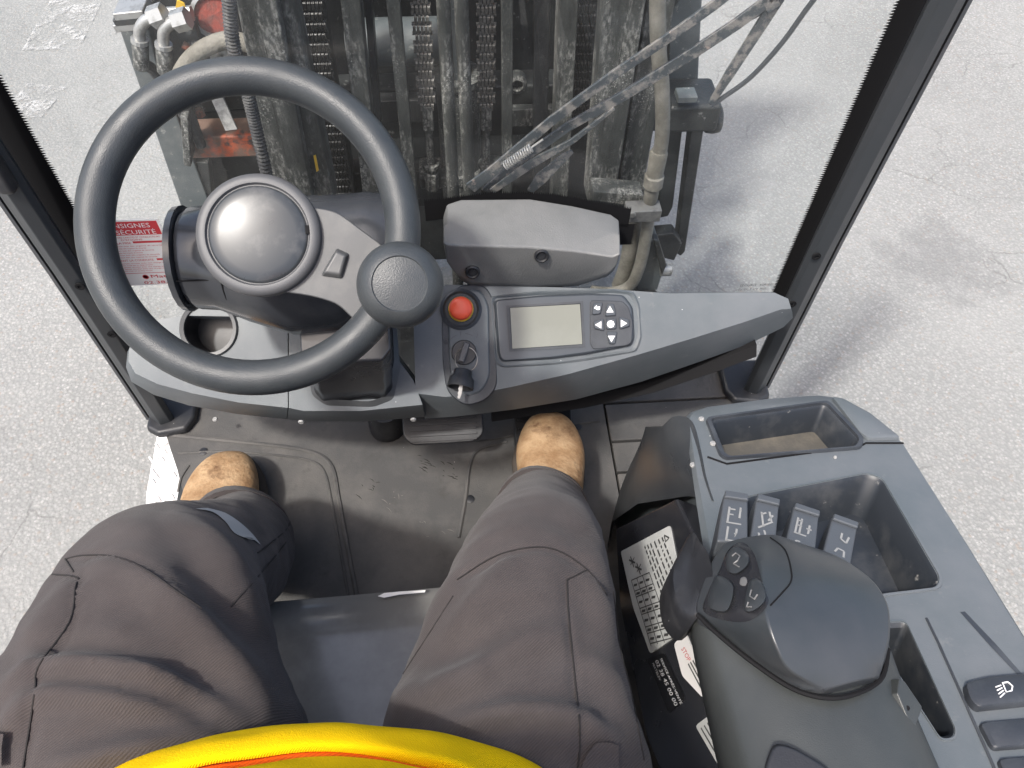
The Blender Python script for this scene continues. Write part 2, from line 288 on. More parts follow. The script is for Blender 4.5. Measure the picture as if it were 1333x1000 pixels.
# ------------------------------------------------------------------ geometry builder
ORG = {}
class G:
    def __init__(s): s.v = []; s.f = []; s.mi = []; s.cur = 0
    def add(s, vs, fs):
        b = len(s.v); s.v += [Vector(p) for p in vs]
        for f in fs: s.f.append([i+b for i in f]); s.mi.append(s.cur)
        return s
    def box(s, c, size, ax=None):
        a, b, d = ax if ax else (XA, YA, ZA); c = Vector(c)
        hx, hy, hz = [q/2 for q in size]
        vs = [c+a*x*hx+b*y*hy+d*z*hz for z in (-1, 1) for y in (-1, 1) for x in (-1, 1)]
        return s.add(vs, [(0, 2, 3, 1), (4, 5, 7, 6), (0, 1, 5, 4), (2, 6, 7, 3), (0, 4, 6, 2), (1, 3, 7, 5)])
    def bar(s, p, q, w, t, wdir=XA):
        p, q = Vector(p), Vector(q); d = (q-p); L_ = d.length; d.normalize()
        a = (wdir-d*wdir.dot(d)).normalized(); n = d.cross(a)
        return s.box((p+q)/2, (w, t, L_), (a, n, d))
    def prism(s, poly, vec, taper=1.0):
        n = len(poly); poly = [Vector(p) for p in poly]; c = sum(poly, Vector())/n
        vs = poly+[c+(p-c)*taper+Vector(vec) for p in poly]
        return s.add(vs, [list(range(n)), list(range(2*n-1, n-1, -1))]+[[i, i+n, (i+1) % n+n, (i+1) % n] for i in range(n)])
    def loft(s, rings, caps=True, closed=True, loop=False):
        n = len(rings[0]); vs = [p for r in rings for p in r]; fs = []
        m_ = len(rings)
        for i in range(m_ if loop else m_-1):
            i2 = (i+1) % m_
            for j in range(n if closed else n-1):
                k = (j+1) % n; fs.append((i*n+j, i*n+k, i2*n+k, i2*n+j))
        if caps and not loop: fs += [list(range(n-1, -1, -1)), [(m_-1)*n+j for j in range(n)]]
        return s.add(vs, fs)
    def lathe(s, prof, org, axis, n=32, caps=True, ex=None, sx=1, sy=1):
        axis = Vector(axis).normalized(); e = Vector(ex) if ex else (XA if abs(axis.x) < 0.9 else YA)
        a = (e-axis*e.dot(axis)).normalized(); b = axis.cross(a); org = Vector(org)
        rings = [[org+axis*h+a*(r*sx*math.cos(t))+b*(r*sy*math.sin(t)) for t in [2*math.pi*k/n for k in range(n)]] for r, h in prof]
        return s.loft(rings, caps)
    def tube(s, pts, r, n=10, caps=True, loop=False):
        pts = [Vector(p) for p in pts]; m_ = len(pts); rs = r if isinstance(r, (list, tuple)) else [r]*m_
        rings = []; a = None
        for i, p in enumerate(pts):
            if loop: d = pts[(i+1) % m_]-pts[i-1]
            else: d = pts[min(i+1, m_-1)]-pts[max(i-1, 0)]
            d.normalize()
            if a is None: a = d.orthogonal().normalized()
            a = (a-d*a.dot(d)).normalized(); b = d.cross(a)
            rings.append([p+a*(rs[i]*math.cos(2*math.pi*k/n))+b*(rs[i]*math.sin(2*math.pi*k/n)) for k in range(n)])
        return s.loft(rings, caps, loop=loop)
    def plate(s, outer, holes=(), skirts=(), cap=True):
        """flat face with holes; skirts: further rings below the outer edge; holes: list of (ring, [lower rings], floor material)"""
        outer = [Vector(p) for p in outer]; hs = [[Vector(p) for p in h[0]] for h in holes]
        tris = tessellate_polygon([outer]+hs); allp = outer+[p for h in hs for p in h]
        n = (allp[tris[0][1]]-allp[tris[0][0]]).cross(allp[tris[0][2]]-allp[tris[0][0]])
        s.add(allp, [t if n.z > 0 else t[::-1] for t in tris])
        if skirts: s.loft([outer]+[list(k) for k in skirts], caps=False)
        if skirts and cap: s.add(skirts[-1], [list(range(len(outer)))])
        for (ring, lows, fm, wm) in holes:
            keep = s.cur
            if wm is not None: s.cur = wm
            s.loft([ring]+lows, caps=False)
            if fm is not None: s.cur = fm
            s.add(lows[-1], [list(range(len(ring)))]); s.cur = keep
        return s
    def text(s, txt, org, xd, yd, h, lift=0.0003, align='LEFT', width=None):
        cu = bpy.data.curves.new('t', 'FONT'); cu.body = txt; cu.align_x = align; cu.resolution_u = 2
        ob = bpy.data.objects.new('t', cu); COL.objects.link(ob)
        dg = bpy.context.evaluated_depsgraph_get(); me = ob.evaluated_get(dg).to_mesh()
        xd, yd = Vector(xd).normalized(), Vector(yd).normalized(); n = xd.cross(yd)
        k = h/0.7; kx = k
        if width and len(me.vertices):
            xs = [q.co.x for q in me.vertices]; kx = width/max(1e-6, max(xs)-min(xs))
        vs = [Vector(org)+xd*(q.co.x*kx)+yd*(q.co.y*k)+n*lift for q in me.vertices]
        s.add(vs, [list(p.vertices) for p in me.polygons])
        ob.evaluated_get(dg).to_mesh_clear(); bpy.data.objects.remove(ob); bpy.data.curves.remove(cu)
        return s
    def obj(s, name, mats, parent=None, smooth=True, angle=32, bevel=0, seg=2, label=None, flip=True, sub=0):
        me = bpy.data.meshes.new(name)
        c = sum(s.v, Vector())/len(s.v)
        me.from_pydata([p-c for p in s.v], [], s.f); me.update()
        if not isinstance(mats, (list, tuple)): mats = [mats]
        for q in mats: me.materials.append(MT[q])
        for p, i in zip(me.polygons, s.mi): p.material_index = i
        if flip:
            bm = bmesh.new(); bm.from_mesh(me); bmesh.ops.remove_doubles(bm, verts=bm.verts, dist=1e-6)
            bmesh.ops.recalc_face_normals(bm, faces=bm.faces); bm.to_mesh(me); bm.free()
        if smooth:
            me.shade_smooth()
            if angle < 180: me.set_sharp_from_angle(angle=math.radians(angle))
        o = bpy.data.objects.new(name, me); COL.objects.link(o)
        if parent: o.parent = parent; o.location = c-ORG[parent.name]
        else: o.location = c
        ORG[o.name] = c.copy()
        if bevel:
            bv = o.modifiers.new('bevel', 'BEVEL'); bv.width = bevel; bv.segments = seg; bv.limit_method = 'ANGLE'; bv.angle_limit = math.radians(32); bv.harden_normals = True
        if sub:
            sb = o.modifiers.new('sub', 'SUBSURF'); sb.levels = sub; sb.render_levels = sub
        if label: o['label'] = label
        return o
def empty(name, loc, label=None, cat=None, parent=None):
    o = bpy.data.objects.new(name, None); COL.objects.link(o); loc = Vector(loc)
    if parent: o.parent = parent; o.location = loc-ORG[parent.name]
    else: o.location = loc
    o.empty_display_size = 0.1
    ORG[o.name] = loc
    if label: o['label'] = label
    if cat: o['category'] = cat
    return o
def copy_part(o, parent, delta):
    c = o.copy(); COL.objects.link(c); c.parent = parent; wp = ORG[o.name]+Vector(delta)
    c.location = wp-ORG[parent.name]; ORG[c.name] = wp
    return c
def catmull(pts, n=8, loop=False):
    pts = [Vector(p) for p in pts]; out = []; m_ = len(pts)
    for i in range(m_ if loop else m_-1):
        g = (lambda k: pts[k % m_]) if loop else (lambda k: pts[max(0, min(m_-1, k))])
        p0, p1, p2, p3 = g(i-1), g(i), g(i+1), g(i+2)
        for k in range(n):
            t = k/n
            out.append(0.5*((2*p1)+(p2-p0)*t+(2*p0-5*p1+4*p2-p3)*t*t+(3*p1-p0-3*p2+p3)*t**3))
    if not loop: out.append(pts[-1])
    return out
def roundpoly(pts, r, n=4):
    """round the corners of a planar polygon"""
    pts = [Vector(p) for p in pts]; out = []; m_ = len(pts)
    for i in range(m_):
        a, b, c = pts[i-1], pts[i], pts[(i+1) % m_]
        d1, d2 = a-b, c-b; k = min(r, d1.length*0.45, d2.length*0.45)
        p, q = b+d1.normalized()*k, b+d2.normalized()*k
        for j in range(n+1):
            t = j/n; out.append(p*(1-t)**2+b*2*t*(1-t)+q*t*t)
    return out
def inset(ring, d, vec=Vector()):
    """shrink a ring towards its centroid by about d and move by vec"""
    c = sum(ring, Vector())/len(ring)
    return [p-(p-c).normalized()*d+vec for p in ring]

# ================================================================== GROUND
g = G(); GZ = -0.5
g.add([(-150, -150, GZ), (150, -150, GZ), (150, 150, GZ), (-150, 150, GZ)], [(0, 1, 2, 3)])
ground = g.obj('ground', 'asphalt', smooth=False, flip=False)
ground.location = (0, 0, GZ); ground['kind'] = 'structure'; ORG['ground'] = Vector((0, 0, GZ))
def worn_paint():
    M = mat('worn_road_paint', (0.5, 0.495, 0.48), 0.85, bump=0.4, bscale=120); t = M.node_tree; N = t.nodes; L = t.links
    tc = N.new('ShaderNodeTexCoord'); fs = []
    for sc, lo, hi in ((11, 0.45, 0.6), (75, 0.36, 0.54)):
        n = N.new('ShaderNodeTexNoise'); n.inputs['Scale'].default_value = sc; n.inputs['Detail'].default_value = 6; n.inputs['Roughness'].default_value = 0.7; L.new(tc.outputs['Object'], n.inputs['Vector'])
        r = N.new('ShaderNodeMapRange'); r.inputs[1].default_value = lo; r.inputs[2].default_value = hi; L.new(n.outputs['Fac'], r.inputs[0]); fs.append(r.outputs[0])
    mu = N.new('ShaderNodeMath'); mu.operation = 'MULTIPLY'; L.new(fs[0], mu.inputs[0]); L.new(fs[1], mu.inputs[1])
    m2 = N.new('ShaderNodeMath'); m2.operation = 'MULTIPLY'; m2.inputs[1].default_value = 0.8; L.new(mu.outputs[0], m2.inputs[0])
    L.new(m2.outputs[0], N['Principled BSDF'].inputs['Alpha']); return M
MT['roadpaint'] = worn_paint()
MT['paintmark'] = mat('chipped_white_paint', (0.5, 0.49, 0.47), 0.8, col2=(0.27, 0.265, 0.255), nscale=60, nlo=0.42, nhi=0.6, bump=0.4, bscale=120)
def strip(p, q, w):
    d = (q-p).normalized(); sd = Vector((-d.y, d.x, 0))*w/2; u = ZA*0.004
    g = G(); g.add([p-sd+u, q-sd+u, q+sd+u, p+sd+u], [(0, 1, 2, 3)]); return g.obj('road_marking', 'roadpaint', ground, smooth=False)
strip(Z(125, -45, GZ), Z(66, 66, GZ), 0.2); strip(Z(62, 112, GZ), Z(28, 152, GZ), 0.14)

# ================================================================== FORKLIFT
FL = empty('forklift', (0, 0.3, GZ), 'grey and black forklift truck seen from its driver\'s seat on pale asphalt', 'forklift')
P = FL

# ---- chassis, floor
g = G(); g.box((0, 0.2, -0.19), (0.94, 1.16, 0.34)); g.obj('chassis', 'paint_dark', P, bevel=0.02)
g = G(); g.box((0, 1.0, -0.27), (0.3, 0.44, 0.12)); g.obj('front_axle', 'paint_dark', P, bevel=0.02)
for sx in (-1, 1):
    g = G(); g.lathe([(0.02, -0.09), (0.19, -0.09), (0.23, -0.06), (0.23, 0.06), (0.19, 0.09), (0.02, 0.09)], (sx*0.34, 0.93, -0.27), XA, 36)
    g.obj('front_wheel', 'tyre', P)
# floor mat, left sheet: curved outer edge
edge = [Z(213, 556, 0), Z(222, 585, 0), Z(231, 612, 0), Z(238, 640, 0), Z(240, 670, 0), Vector((-0.47, 0.45, 0)), Vector((-0.46, -0.3, 0))]
xs = Z(788, 545, 0).x
outer = [Vector((-0.49, 0.80, 0))]+edge+[Vector((xs, -0.3, 0)), Vector((xs, 0.80, 0))]
g = G(); g.plate(outer, skirts=[[p-ZA*0.018 for p in outer]])
floor = g.obj('floor_mat', 'floor', P, label='dusty rubber floor mat with scuffs')
gapm = 0.004
panels = [((788, 560), (940, 500)), ]
yr = [0.86, Z(785, 538, 0).y+0.02, Z(790, 575, 0).y, Z(800, 615, 0).y, 0.40]
for a, b in zip(yr[:-1], yr[1:]):
    g = G(); x0, x1 = xs+gapm, 0.50
    g.box(((x0+x1)/2, (a+b)/2, -0.010), (x1-x0, (a-b)-gapm, 0.018))
    g.obj('floor_panel', 'floor', P, bevel=0.002)
# moulded ribs in the mat
def rib(pxs, r=0.0035):
    g = G(); pts = catmull([Z(x, y, 0.0005) for x, y in pxs], 8); g.tube(pts, r, 6); return g.obj('mat_rib', 'floor', floor)
rib([(218, 566), (300, 574), (380, 583), (415, 592), (433, 610), (441, 650), (452, 710), (466, 785)])
rib([(232, 590), (300, 588), (372, 594), (408, 601), (423, 616), (431, 650), (442, 710), (455, 785)], 0.002)
rib([(660, 575), (625, 585), (612, 605), (606, 650), (597, 700)], 0.003)
rib([(560, 575), (640, 572), (700, 560), (780, 548)], 0.002)
rib([(232, 640), (236, 622), (246, 606)], 0.002); rib([(240, 650), (245, 630), (254, 614)], 0.002)
for q in ((265, 588), (752, 556), (612, 650)):
    g = G(); g.lathe([(0.007, -0.004), (0.007, 0.001), (0.004, 0.002)], Z(*q, 0), ZA, 14); g.obj('mat_stud', 'black', floor)
random.seed(11)
MT['scuff_dark'] = mat('rubber_scuff', (0.03, 0.029, 0.028), 0.9, spec=0.1); MT['scuff_pale'] = mat('pale_scuff', (0.16, 0.15, 0.14), 0.9, spec=0.1)
for (x_, y_), n_, m_ in (((545, 602), 14, 'scuff_dark'), ((580, 616), 8, 'scuff_dark'), ((478, 634), 8, 'scuff_dark'), ((520, 655), 7, 'scuff_pale'), ((560, 690), 6, 'scuff_pale')):
    for k in range(n_):
        a_ = random.gauss(0.55, 0.25); p = Z(x_+random.gauss(0, 11), y_+random.gauss(0, 6), 0.0002); q = p+Vector((math.cos(a_), -math.sin(a_), 0))*random.uniform(0.002, 0.014)
        g = G(); g.tube([p, p.lerp(q, 0.5)+Vector((0.0006, 0.0006, 0)), q], [0.0002, random.uniform(0.0004, 0.0009), 0.0002], 4); g.obj('scuff_mark', m_, floor)
# step plate outside the floor on the left
outer = [Vector((v.x, v.y, -0.03)) for v in (Z(205, 560, -0.03), Z(190, 640, -0.03), Z(186, 700, -0.03), Z(260, 700, -0.03), Z(255, 560, -0.03))]
g = G(); g.plate(outer, skirts=[[p-ZA*0.03 for p in outer]]); step = g.obj('step_plate', 'step', P, label='bright worn metal step plate at the floor edge', bevel=0.003)
random.seed(4)
for k in range(16):
    c = Z(random.uniform(196, 232), random.uniform(572, 662), -0.029); a = random.choice((0.6, 2.2))
    g = G(); g.box(c, (0.012, 0.003, 0.003), (Vector((math.cos(a), math.sin(a), 0)), Vector((-math.sin(a), math.cos(a), 0)), ZA))
    g.obj('tread_bar', 'step', step)
# pedals
def pedal(name, pxs, z, tilt):
    ring = roundpoly([Z(x, y, z) for x, y in pxs], 0.012); c = sum(ring, Vector())/len(ring)
    ring = [p+ZA*((p.y-c.y)*tilt) for p in ring]
    g = G(); g.prism(ring, (0, 0.01, -0.014)); o = g.obj(name, 'black', P, bevel=0.003)
    g = G(); n = Vector((0, -tilt, 1)).normalized(); xd = XA; yd = n.cross(xd)
    w = max(p.x for p in ring)-min(p.x for p in ring); h = max(p.y for p in ring)-min(p.y for p in ring)
    for k in range(6): g.box(c+yd*((k-2.5)*h*0.13)+n*0.0015, (w*0.82, 0.0035, 0.004), (xd, yd, n))
    g.obj('grip_ribs', 'black', o)
    g = G(); g.tube([c-n*0.01, c+Vector((0, 0.08, -0.03)), c+Vector((0, 0.16, 0.05))], 0.012, 8); g.obj('pedal_arm', 'black', o)
    return o
pedal('brake_pedal', [(524, 530), (628, 527), (630, 562), (618, 570), (535, 575), (524, 566)], 0.09, 0.5)
pedal('accelerator_pedal', [(668, 530), (742, 522), (748, 600), (672, 606)], 0.035, 0.25)
g = G(); g.lathe([(0.03, 0), (0.03, 0.035), (0.024, 0.05), (0.02, 0.05), (0.018, 0.03)], Z(505, 556, 0.0), ZA, 20); g.obj('floor_bellows', 'black', P)

# ---- pillars (vertical posts of the overhead guard)
for sx in (-1, 1):
    def xy(x, y, z): return Vector((sx*x, y, z))
    prof = [(0.516, 0.797), (0.492, 0.752), (0.477, 0.735), (0.482, 0.727), (0.497, 0.722), (0.517, 0.738), (0.522, 0.75), (0.522, 0.797)]
    zs = [0.0, 0.35, 0.7, 0.95, 1.15]
    lean = lambda z: -0.035*max(0, z-0.25)
    g = G(); g.loft([[xy(x, y+lean(z), z) for x, y in prof] for z in zs]); pil = g.obj('roof_pillar', 'pillar', P, angle=12, bevel=0.0015)
    g = G()
    g.loft([[xy(x, y+lean(z), z) for x, y in ((0.5245, 0.744), (0.5245, 0.79), (0.529, 0.79), (0.529, 0.744))] for z in zs]); g.obj('flange', 'pillar_edge', pil)
    for zz in (0.245, 0.345):
        g = G(); g.lathe([(0.006, 0), (0.006, 0.002), (0.003, 0.002), (0.003, 0.0005)], xy(0.485, 0.7235+lean(zz), zz), (0, -1, 0.0), 12); g.obj('bolt_head', 'seal', pil)
    # foot bracket on the floor
    ring = [xy(*q, 0) for q in ((0.446, 0.80), (0.444, 0.735), (0.455, 0.712), (0.50, 0.704), (0.522, 0.718), (0.526, 0.80))]
    g = G(); g.prism(ring, (0, 0, 0.016), 0.95); g.obj('foot_bracket', 'black', pil, bevel=0.006)
# grab clip on the left pillar
g = G(); c = X(3, 205, -0.49); g.box(c+Vector((0.0, -0.02, 0)), (0.02, 0.02, 0.06)); g.obj('pillar_clip', 'black', P, bevel=0.007, seg=3)
# ---- windscreen
WY = 0.806
g = G(); g.box((0, WY, 0.625), (1.06, 0.005, 1.05)); g.obj('windscreen', 'glass', P, smooth=False, label='dusty clear windscreen')
def frit(line, wdir, w, tooth, pitch, name='windscreen_border'):
    """black printed border on the glass with a saw-toothed inner edge"""
    g = G(); base = []; tip = []
    L_ = (line[1]-line[0]).length; n = int(L_/pitch); d = (line[1]-line[0])/n
    vs = []; fs = []
    for i in range(n):
        a = line[0]+d*i; b = a+d; mid = (a+b)/2
        k = len(vs); vs += [a, b, b+wdir*w, mid+wdir*(w+tooth*random.uniform(0.75, 1.1)), a+wdir*w]; fs.append((k, k+1, k+2, k+3, k+4))
    g.add(vs, fs); return g.obj(name, 'seal', P, smooth=False)
fy = WY-0.0035
frit([Vector((0.53, fy, 0.1)), Vector((0.53, fy, 1.14))], -XA, 0.032, 0.006, 0.0034)
frit([Vector((-0.53, fy, 0.1)), Vector((-0.53, fy, 1.14))], XA, 0.040, 0.006, 0.0034)
a, b, c, d = Y(548, 262, fy), Y(700, 248, fy), Y(838, 274, fy), Y(842, 310, fy)
zb = 0.22
for p, q in ((Y(552, 262, fy), Y(640, 251, fy)), (Y(640, 251, fy), Y(720, 253, fy)), (Y(720, 253, fy), Y(822, 272, fy))):
    up = Vector((0, 0, 1)); frit([p-ZA*0.035, q-ZA*0.035], up, 0.034, 0.0045, 0.0024)
frit([Y(815, 292, fy)-XA*0.03, Vector((Y(815, 292, fy).x-0.03, fy, 0.30))], XA, 0.042, 0.0045, 0.0024)
# small printed line at the glass foot
g = G(); g.text('SECURIT  43R-001025', Y(963, 372, WY-0.003)-ZA*0.002, XA, ZA, 0.005); g.text('E2  DOT 478  M20', Y(963, 372, WY-0.003)-ZA*0.011, XA, ZA, 0.004)
g.obj('glass_marking', 'dark_print', P, smooth=False)

# ---- safety sticker on the windscreen
sy = WY-0.004
TL, TR = Y(128, 289, sy), Y(202, 285, sy)
zt = Y(150, 287, sy).z; zb_ = Y(190, 371, sy).z; x0 = Y(118, 300, sy).x; x1 = Y(214, 300, sy).x-0.002
wS = x1-x0; hS = zt-zb_
g = G(); g.box(((x0+x1)/2, sy, (zt+zb_)/2), (wS, 0.0008, hS))
stk = g.obj('safety_sticker', 'sticker', P, smooth=False, label='white and red safety instruction sticker on the windscreen')
f0 = sy-0.0006
def srect(g, u0, u1, v0, v1, k=0):
    g.add([(x0+wS*u0, f0-k*0.0002, zt-hS*v1), (x0+wS*u1, f0-k*0.0002, zt-hS*v1), (x0+wS*u1, f0-k*0.0002, zt-hS*v0), (x0+wS*u0, f0-k*0.0002, zt-hS*v0)], [(0, 1, 2, 3)])
for sr_ in ((0.03, 0.97, 0.02, 0.215), (0.5, 0.99, 0.305, 0.335), (0.72, 0.99, 0.575, 0.605), (0.04, 0.97, 0.795, 0.802)):
    g = G(); srect(g, *sr_); g.obj('red_band', 'red_print', stk, smooth=False)
g = G()
def stxt(g, s_, u, v, h, w=None): g.text(s_, (x0+wS*u, f0-0.0004, zt-hS*v), XA, ZA, hS*h, 0, width=w and wS*w)
stxt(g, 'CONSIGNES', 0.13, 0.105, 0.062, 0.72); stxt(g, 'DE SÉCURITÉ', 0.13, 0.2, 0.062, 0.76); g.obj('lettering', 'white', stk, smooth=False)
g = G()
stxt(g, 'À L\'USAGE DES CARISTES ET CONDUCTEURS', 0.12, 0.255, 0.022, 0.8); stxt(g, 'D\'ENGINS', 0.35, 0.29, 0.022, 0.3)
stxt(g, 'AVANT LA MISE', 0.05, 0.34, 0.03, 0.42)
for k, w in enumerate((0.85, 0.6, 0.7, 0.52, 0.75, 0.7)): stxt(g, 'vérifier le bon état des organes de sécurité', 0.05, 0.38+k*0.034, 0.018, w)
stxt(g, 'PENDANT LA CONDUITE', 0.05, 0.605, 0.03, 0.62)
for k, w in enumerate((0.85, 0.5, 0.8, 0.8, 0.45)): stxt(g, 'ne jamais circuler avec une charge en hauteur', 0.13, 0.645+k*0.03, 0.018, w)
stxt(g, 'Matelev', 0.5, 0.88, 0.05, 0.5); stxt(g, '02.38.45.00.00', 0.36, 0.975, 0.045, 0.86)
g.lathe([(0.0042, 0), (0.0042, 0.0003), (0.003, 0.0003), (0.003, 0)], (x0+wS*0.43, f0-0.0002, zt-hS*0.86), -YA, 16)
g.obj('fine_print', 'red_print', stk, smooth=False)

# ---- dashboard
ND = Vector((0, -0.6, 0.8)); DP0 = Vector((0, 0.60, 0.245))
def DPn(px, py, off=0): return PL(px, py, DP0, ND, off)
def dash_loft(name, stations, m_='dash', lipdrop=0.0):
    rings = []
    for (b, r, l) in stations:
        B, R_ = DPn(*b), DPn(*r); Lp = Y(*l, R_.y+0.012)
        mid = DPn((b[0]+r[0])/2, (b[1]+r[1])/2, 0.002)
        rings.append([B+Vector((0, 0.02, -0.05)), B+Vector((0, 0.012, -0.012)), B, mid, R_, R_*0.7+Lp*0.3+Vector((0, -0.002, 0.001)), Lp, Lp+Vector((0, 0.012, -0.006)), Lp+Vector((0, 0.04, -0.06))])
    g = G(); g.loft(rings); return g.obj(name, m_, P, angle=33)
dash_r = dash_loft('dashboard', [((538, 405), (541, 512), (553, 545)), ((556, 384), (580, 517), (585, 543)), ((580, 371), (610, 514), (615, 540)), ((630, 372), (660, 505), (670, 533)), ((720, 374), (740, 487), (750, 520)),
    ((800, 377), (830, 462), (835, 497)), ((870, 382), (900, 441), (905, 473)), ((960, 381), (970, 419), (975, 448)), ((1008, 381), (1016, 403), (1020, 426)), ((1026, 389), (1030, 402), (1032, 414))])
dash_r['label'] = 'blue grey dashboard panel with rounded right end'
# lower lip under the dashboard on the right
lp = [Y(x, y, 0.66) for x, y in ((640, 535), (760, 517), (850, 497), (930, 470), (985, 449))]
g = G(); g.loft([[p, p+Vector((0, -0.012, -0.012)), p+Vector((0, 0.004, -0.03)), p+Vector((0, 0.06, -0.03)), p+Vector((0, 0.06, 0.0))] for p in lp]); g.obj('dash_underlip', 'seal', P, angle=40)
# left tray with cup holder
outer_px = [(374.6, 420), (300, 412), (240, 411), (200, 417), (182, 428), (168, 455), (167, 470), (176, 486), (205, 500), (250, 512), (310, 524), (374.6, 531)]
outer = [DPn(*q) for q in outer_px]
cc = DPn(272, 428)
aN, bN = XA, ND.cross(XA)
hole = [cc+aN*(0.031*math.cos(t))+bN*(0.031*math.sin(t)) for t in [2*math.pi*k/28 for k in range(28)]]
lowpx = [(374.6, 420), (300, 412), (240, 411), (200, 417), (182, 428), (166, 458), (164, 478), (171, 497), (200, 514), (246, 528), (308, 539), (373, 546)]
sk1 = []
for p, q in zip(outer, lowpx):
    sk1.append(Y(*q, p.y+0.012) if q[1] > 440 else p+Vector((0, 0.012, -0.02)))
g = G(); g.plate(outer, [(hole, [[p-ND*0.05 for p in hole]], 1, 1)], [sk1, [p+Vector((0.0, 0.03, -0.034)) for p in sk1]])
tray = g.obj('left_dash_tray', ['dash', 'black'], P, angle=40, label='left dashboard tray with round cup holder')
g = G(); g.lathe([(0.031, -0.001), (0.0315, 0.003), (0.036, 0.004), (0.038, 0.0005)], cc, ND, 32, caps=False); g.obj('cup_holder_rim', 'spoke', tray)
# centre panel with opening for the steering column
outer_px = [(376, 420), (376, 531), (395, 535), (470, 535), (550, 527), (538, 495), (514, 463), (512, 415)]
outer = [DPn(*q) for q in outer_px]
hole = roundpoly([DPn(*q) for q in ((404, 424), (418, 506), (432, 516), (480, 519), (499, 512), (509, 470), (508, 424))], 0.006, 3)
low_px = [(376, 420), (374, 546), (395, 549), (470, 549), (553, 543), (541, 495), (516, 463), (514, 415)]
sk1 = [Y(*q, p.y+0.012) if q[1] > 520 else p-ND*0.012 for p, q in zip(outer, low_px)]
g = G(); g.plate(outer, [(hole, [[p-ND*0.006 for p in inset(hole, 0.004)], [p-ND*0.07 for p in inset(hole, 0.008)]], 1, 0)], [sk1, [p+Vector((0, 0.03, -0.034)) for p in sk1]])
cen = g.obj('column_surround', ['dash', 'black'], P, angle=40)
ring = roundpoly([DPn(*q, 0.0005) for q in ((392, 424), (406, 515), (424, 528), (486, 530), (512, 520), (521, 478), (516, 424))], 0.006, 3)
g = G(); inn = [p+ND*0.004 for p in inset(hole, -0.001)]
ri = roundpoly([DPn(*q, 0.006) for q in ((400, 424), (414, 509), (430, 520), (481, 523), (503, 515), (513, 471), (511, 424))], 0.006, 3)
g.loft([ring, ri, [p-ND*0.02 for p in ri]], caps=False); g.obj('opening_collar', 'spoke', cen, angle=40)
for q in ((392, 549), (538, 546)):
    g = G(); g.lathe([(0.004, 0), (0.003, 0.002), (0.001, 0.002)], Y(*q, 0.565), -YA, 10); g.obj('screw', 'screw_metal', cen)
# dash screw low left
g = G(); g.lathe([(0.0042, 0), (0.0034, 0.002)], Z(280, 546, 0.05), ZA, 10); g.obj('screw', 'screw_metal', tray)

# ---- e-stop and ignition panel
ring = roundpoly([DPn(*q, 0.004) for q in ((584, 420), (588, 392), (604, 378), (626, 378), (636, 398), (637, 492), (626, 510), (606, 516), (590, 500), (585, 470))], 0.012, 4)
g = G(); g.loft([[p-ND*0.01 for p in inset(ring, -0.004)], inset(ring, -0.0005), [p+ND*0.0015 for p in inset(ring, 0.002)]], caps=True)
sw = g.obj('switch_panel', 'dash', P, angle=25, bevel=0.001)
ring2 = roundpoly([DPn(*q, 0.0004) for q in ((574, 420), (580, 388), (600, 370), (632, 370), (645, 396), (647, 505), (632, 522), (606, 530), (582, 512), (575, 470))], 0.014, 4)
g = G(); g.loft([[p-ND*0.003 for p in ring2], ring2, [p+ND*0.0022 for p in inset(ring2, 0.002)], [p+ND*0.002 for p in inset(ring2, 0.006)]], caps=True); g.obj('panel_surround', 'dash_dark', sw, angle=25)
ec = DPn(600, 403, 0.0058)
g = G(); g.lathe([(0.027, -0.002), (0.0275, 0.001), (0.024, 0.003), (0.021, 0.001)], ec, ND, 32); es = g.obj('emergency_stop', 'dash_dark', P, label='red emergency stop button in a yellow ring')
g = G(); g.lathe([(0.0165, 0), (0.0165, 0.008), (0.0155, 0.009)], ec, ND, 28); g.obj('yellow_collar', 'yellow', es)
g = G(); g.lathe([(0.011, 0.006), (0.011, 0.011), (0.0145, 0.013), (0.0155, 0.017), (0.0148, 0.022), (0.012, 0.0245), (0.006, 0.0258), (0.001, 0.026)], ec, ND, 28); g.obj('push_cap', 'red_button', es, angle=60)
ic = DPn(604, 459, 0.0055)
g = G(); g.lathe([(0.0165, -0.002), (0.0165, 0.004), (0.0155, 0.006), (0.001, 0.006)], ic, ND, 28); ig = g.obj('ignition_switch', 'black', P, label='black key switch below the emergency stop')
g = G(); k = bN.lerp(aN, 0.28).normalized(); g.box(ic+ND*0.0105, (0.027, 0.0085, 0.010), (k, ND.cross(k), ND)); g.obj('turn_grip', 'hubring', ig, bevel=0.002)
g = G()
for t0 in (0.25, 0.75, 1.25):
    pass
arc = [ic-ND*0.0003+aN*(0.025*math.cos(t))+bN*(0.025*math.sin(t)) for t in [0.95+1.5*i/14 for i in range(15)]]
g.tube(arc[1:6], 0.0005, 5); g.tube(arc[9:14], 0.0005, 5)
g.tube([arc[7]+bN*-0.002, arc[7]+bN*0.003], 0.0005, 5); g.tube([arc[0]-bN*0.002+aN*0.003, arc[0]+bN*0.004+aN*0.005], 0.0005, 5)
cq = arc[14]-aN*0.004; g.tube([cq+aN*(0.0025*math.cos(t))+bN*(0.0025*math.sin(t)) for t in [i*0.7 for i in range(9)]], 0.0005, 5, loop=True)
g.obj('position_marks', 'dark_print', ig)

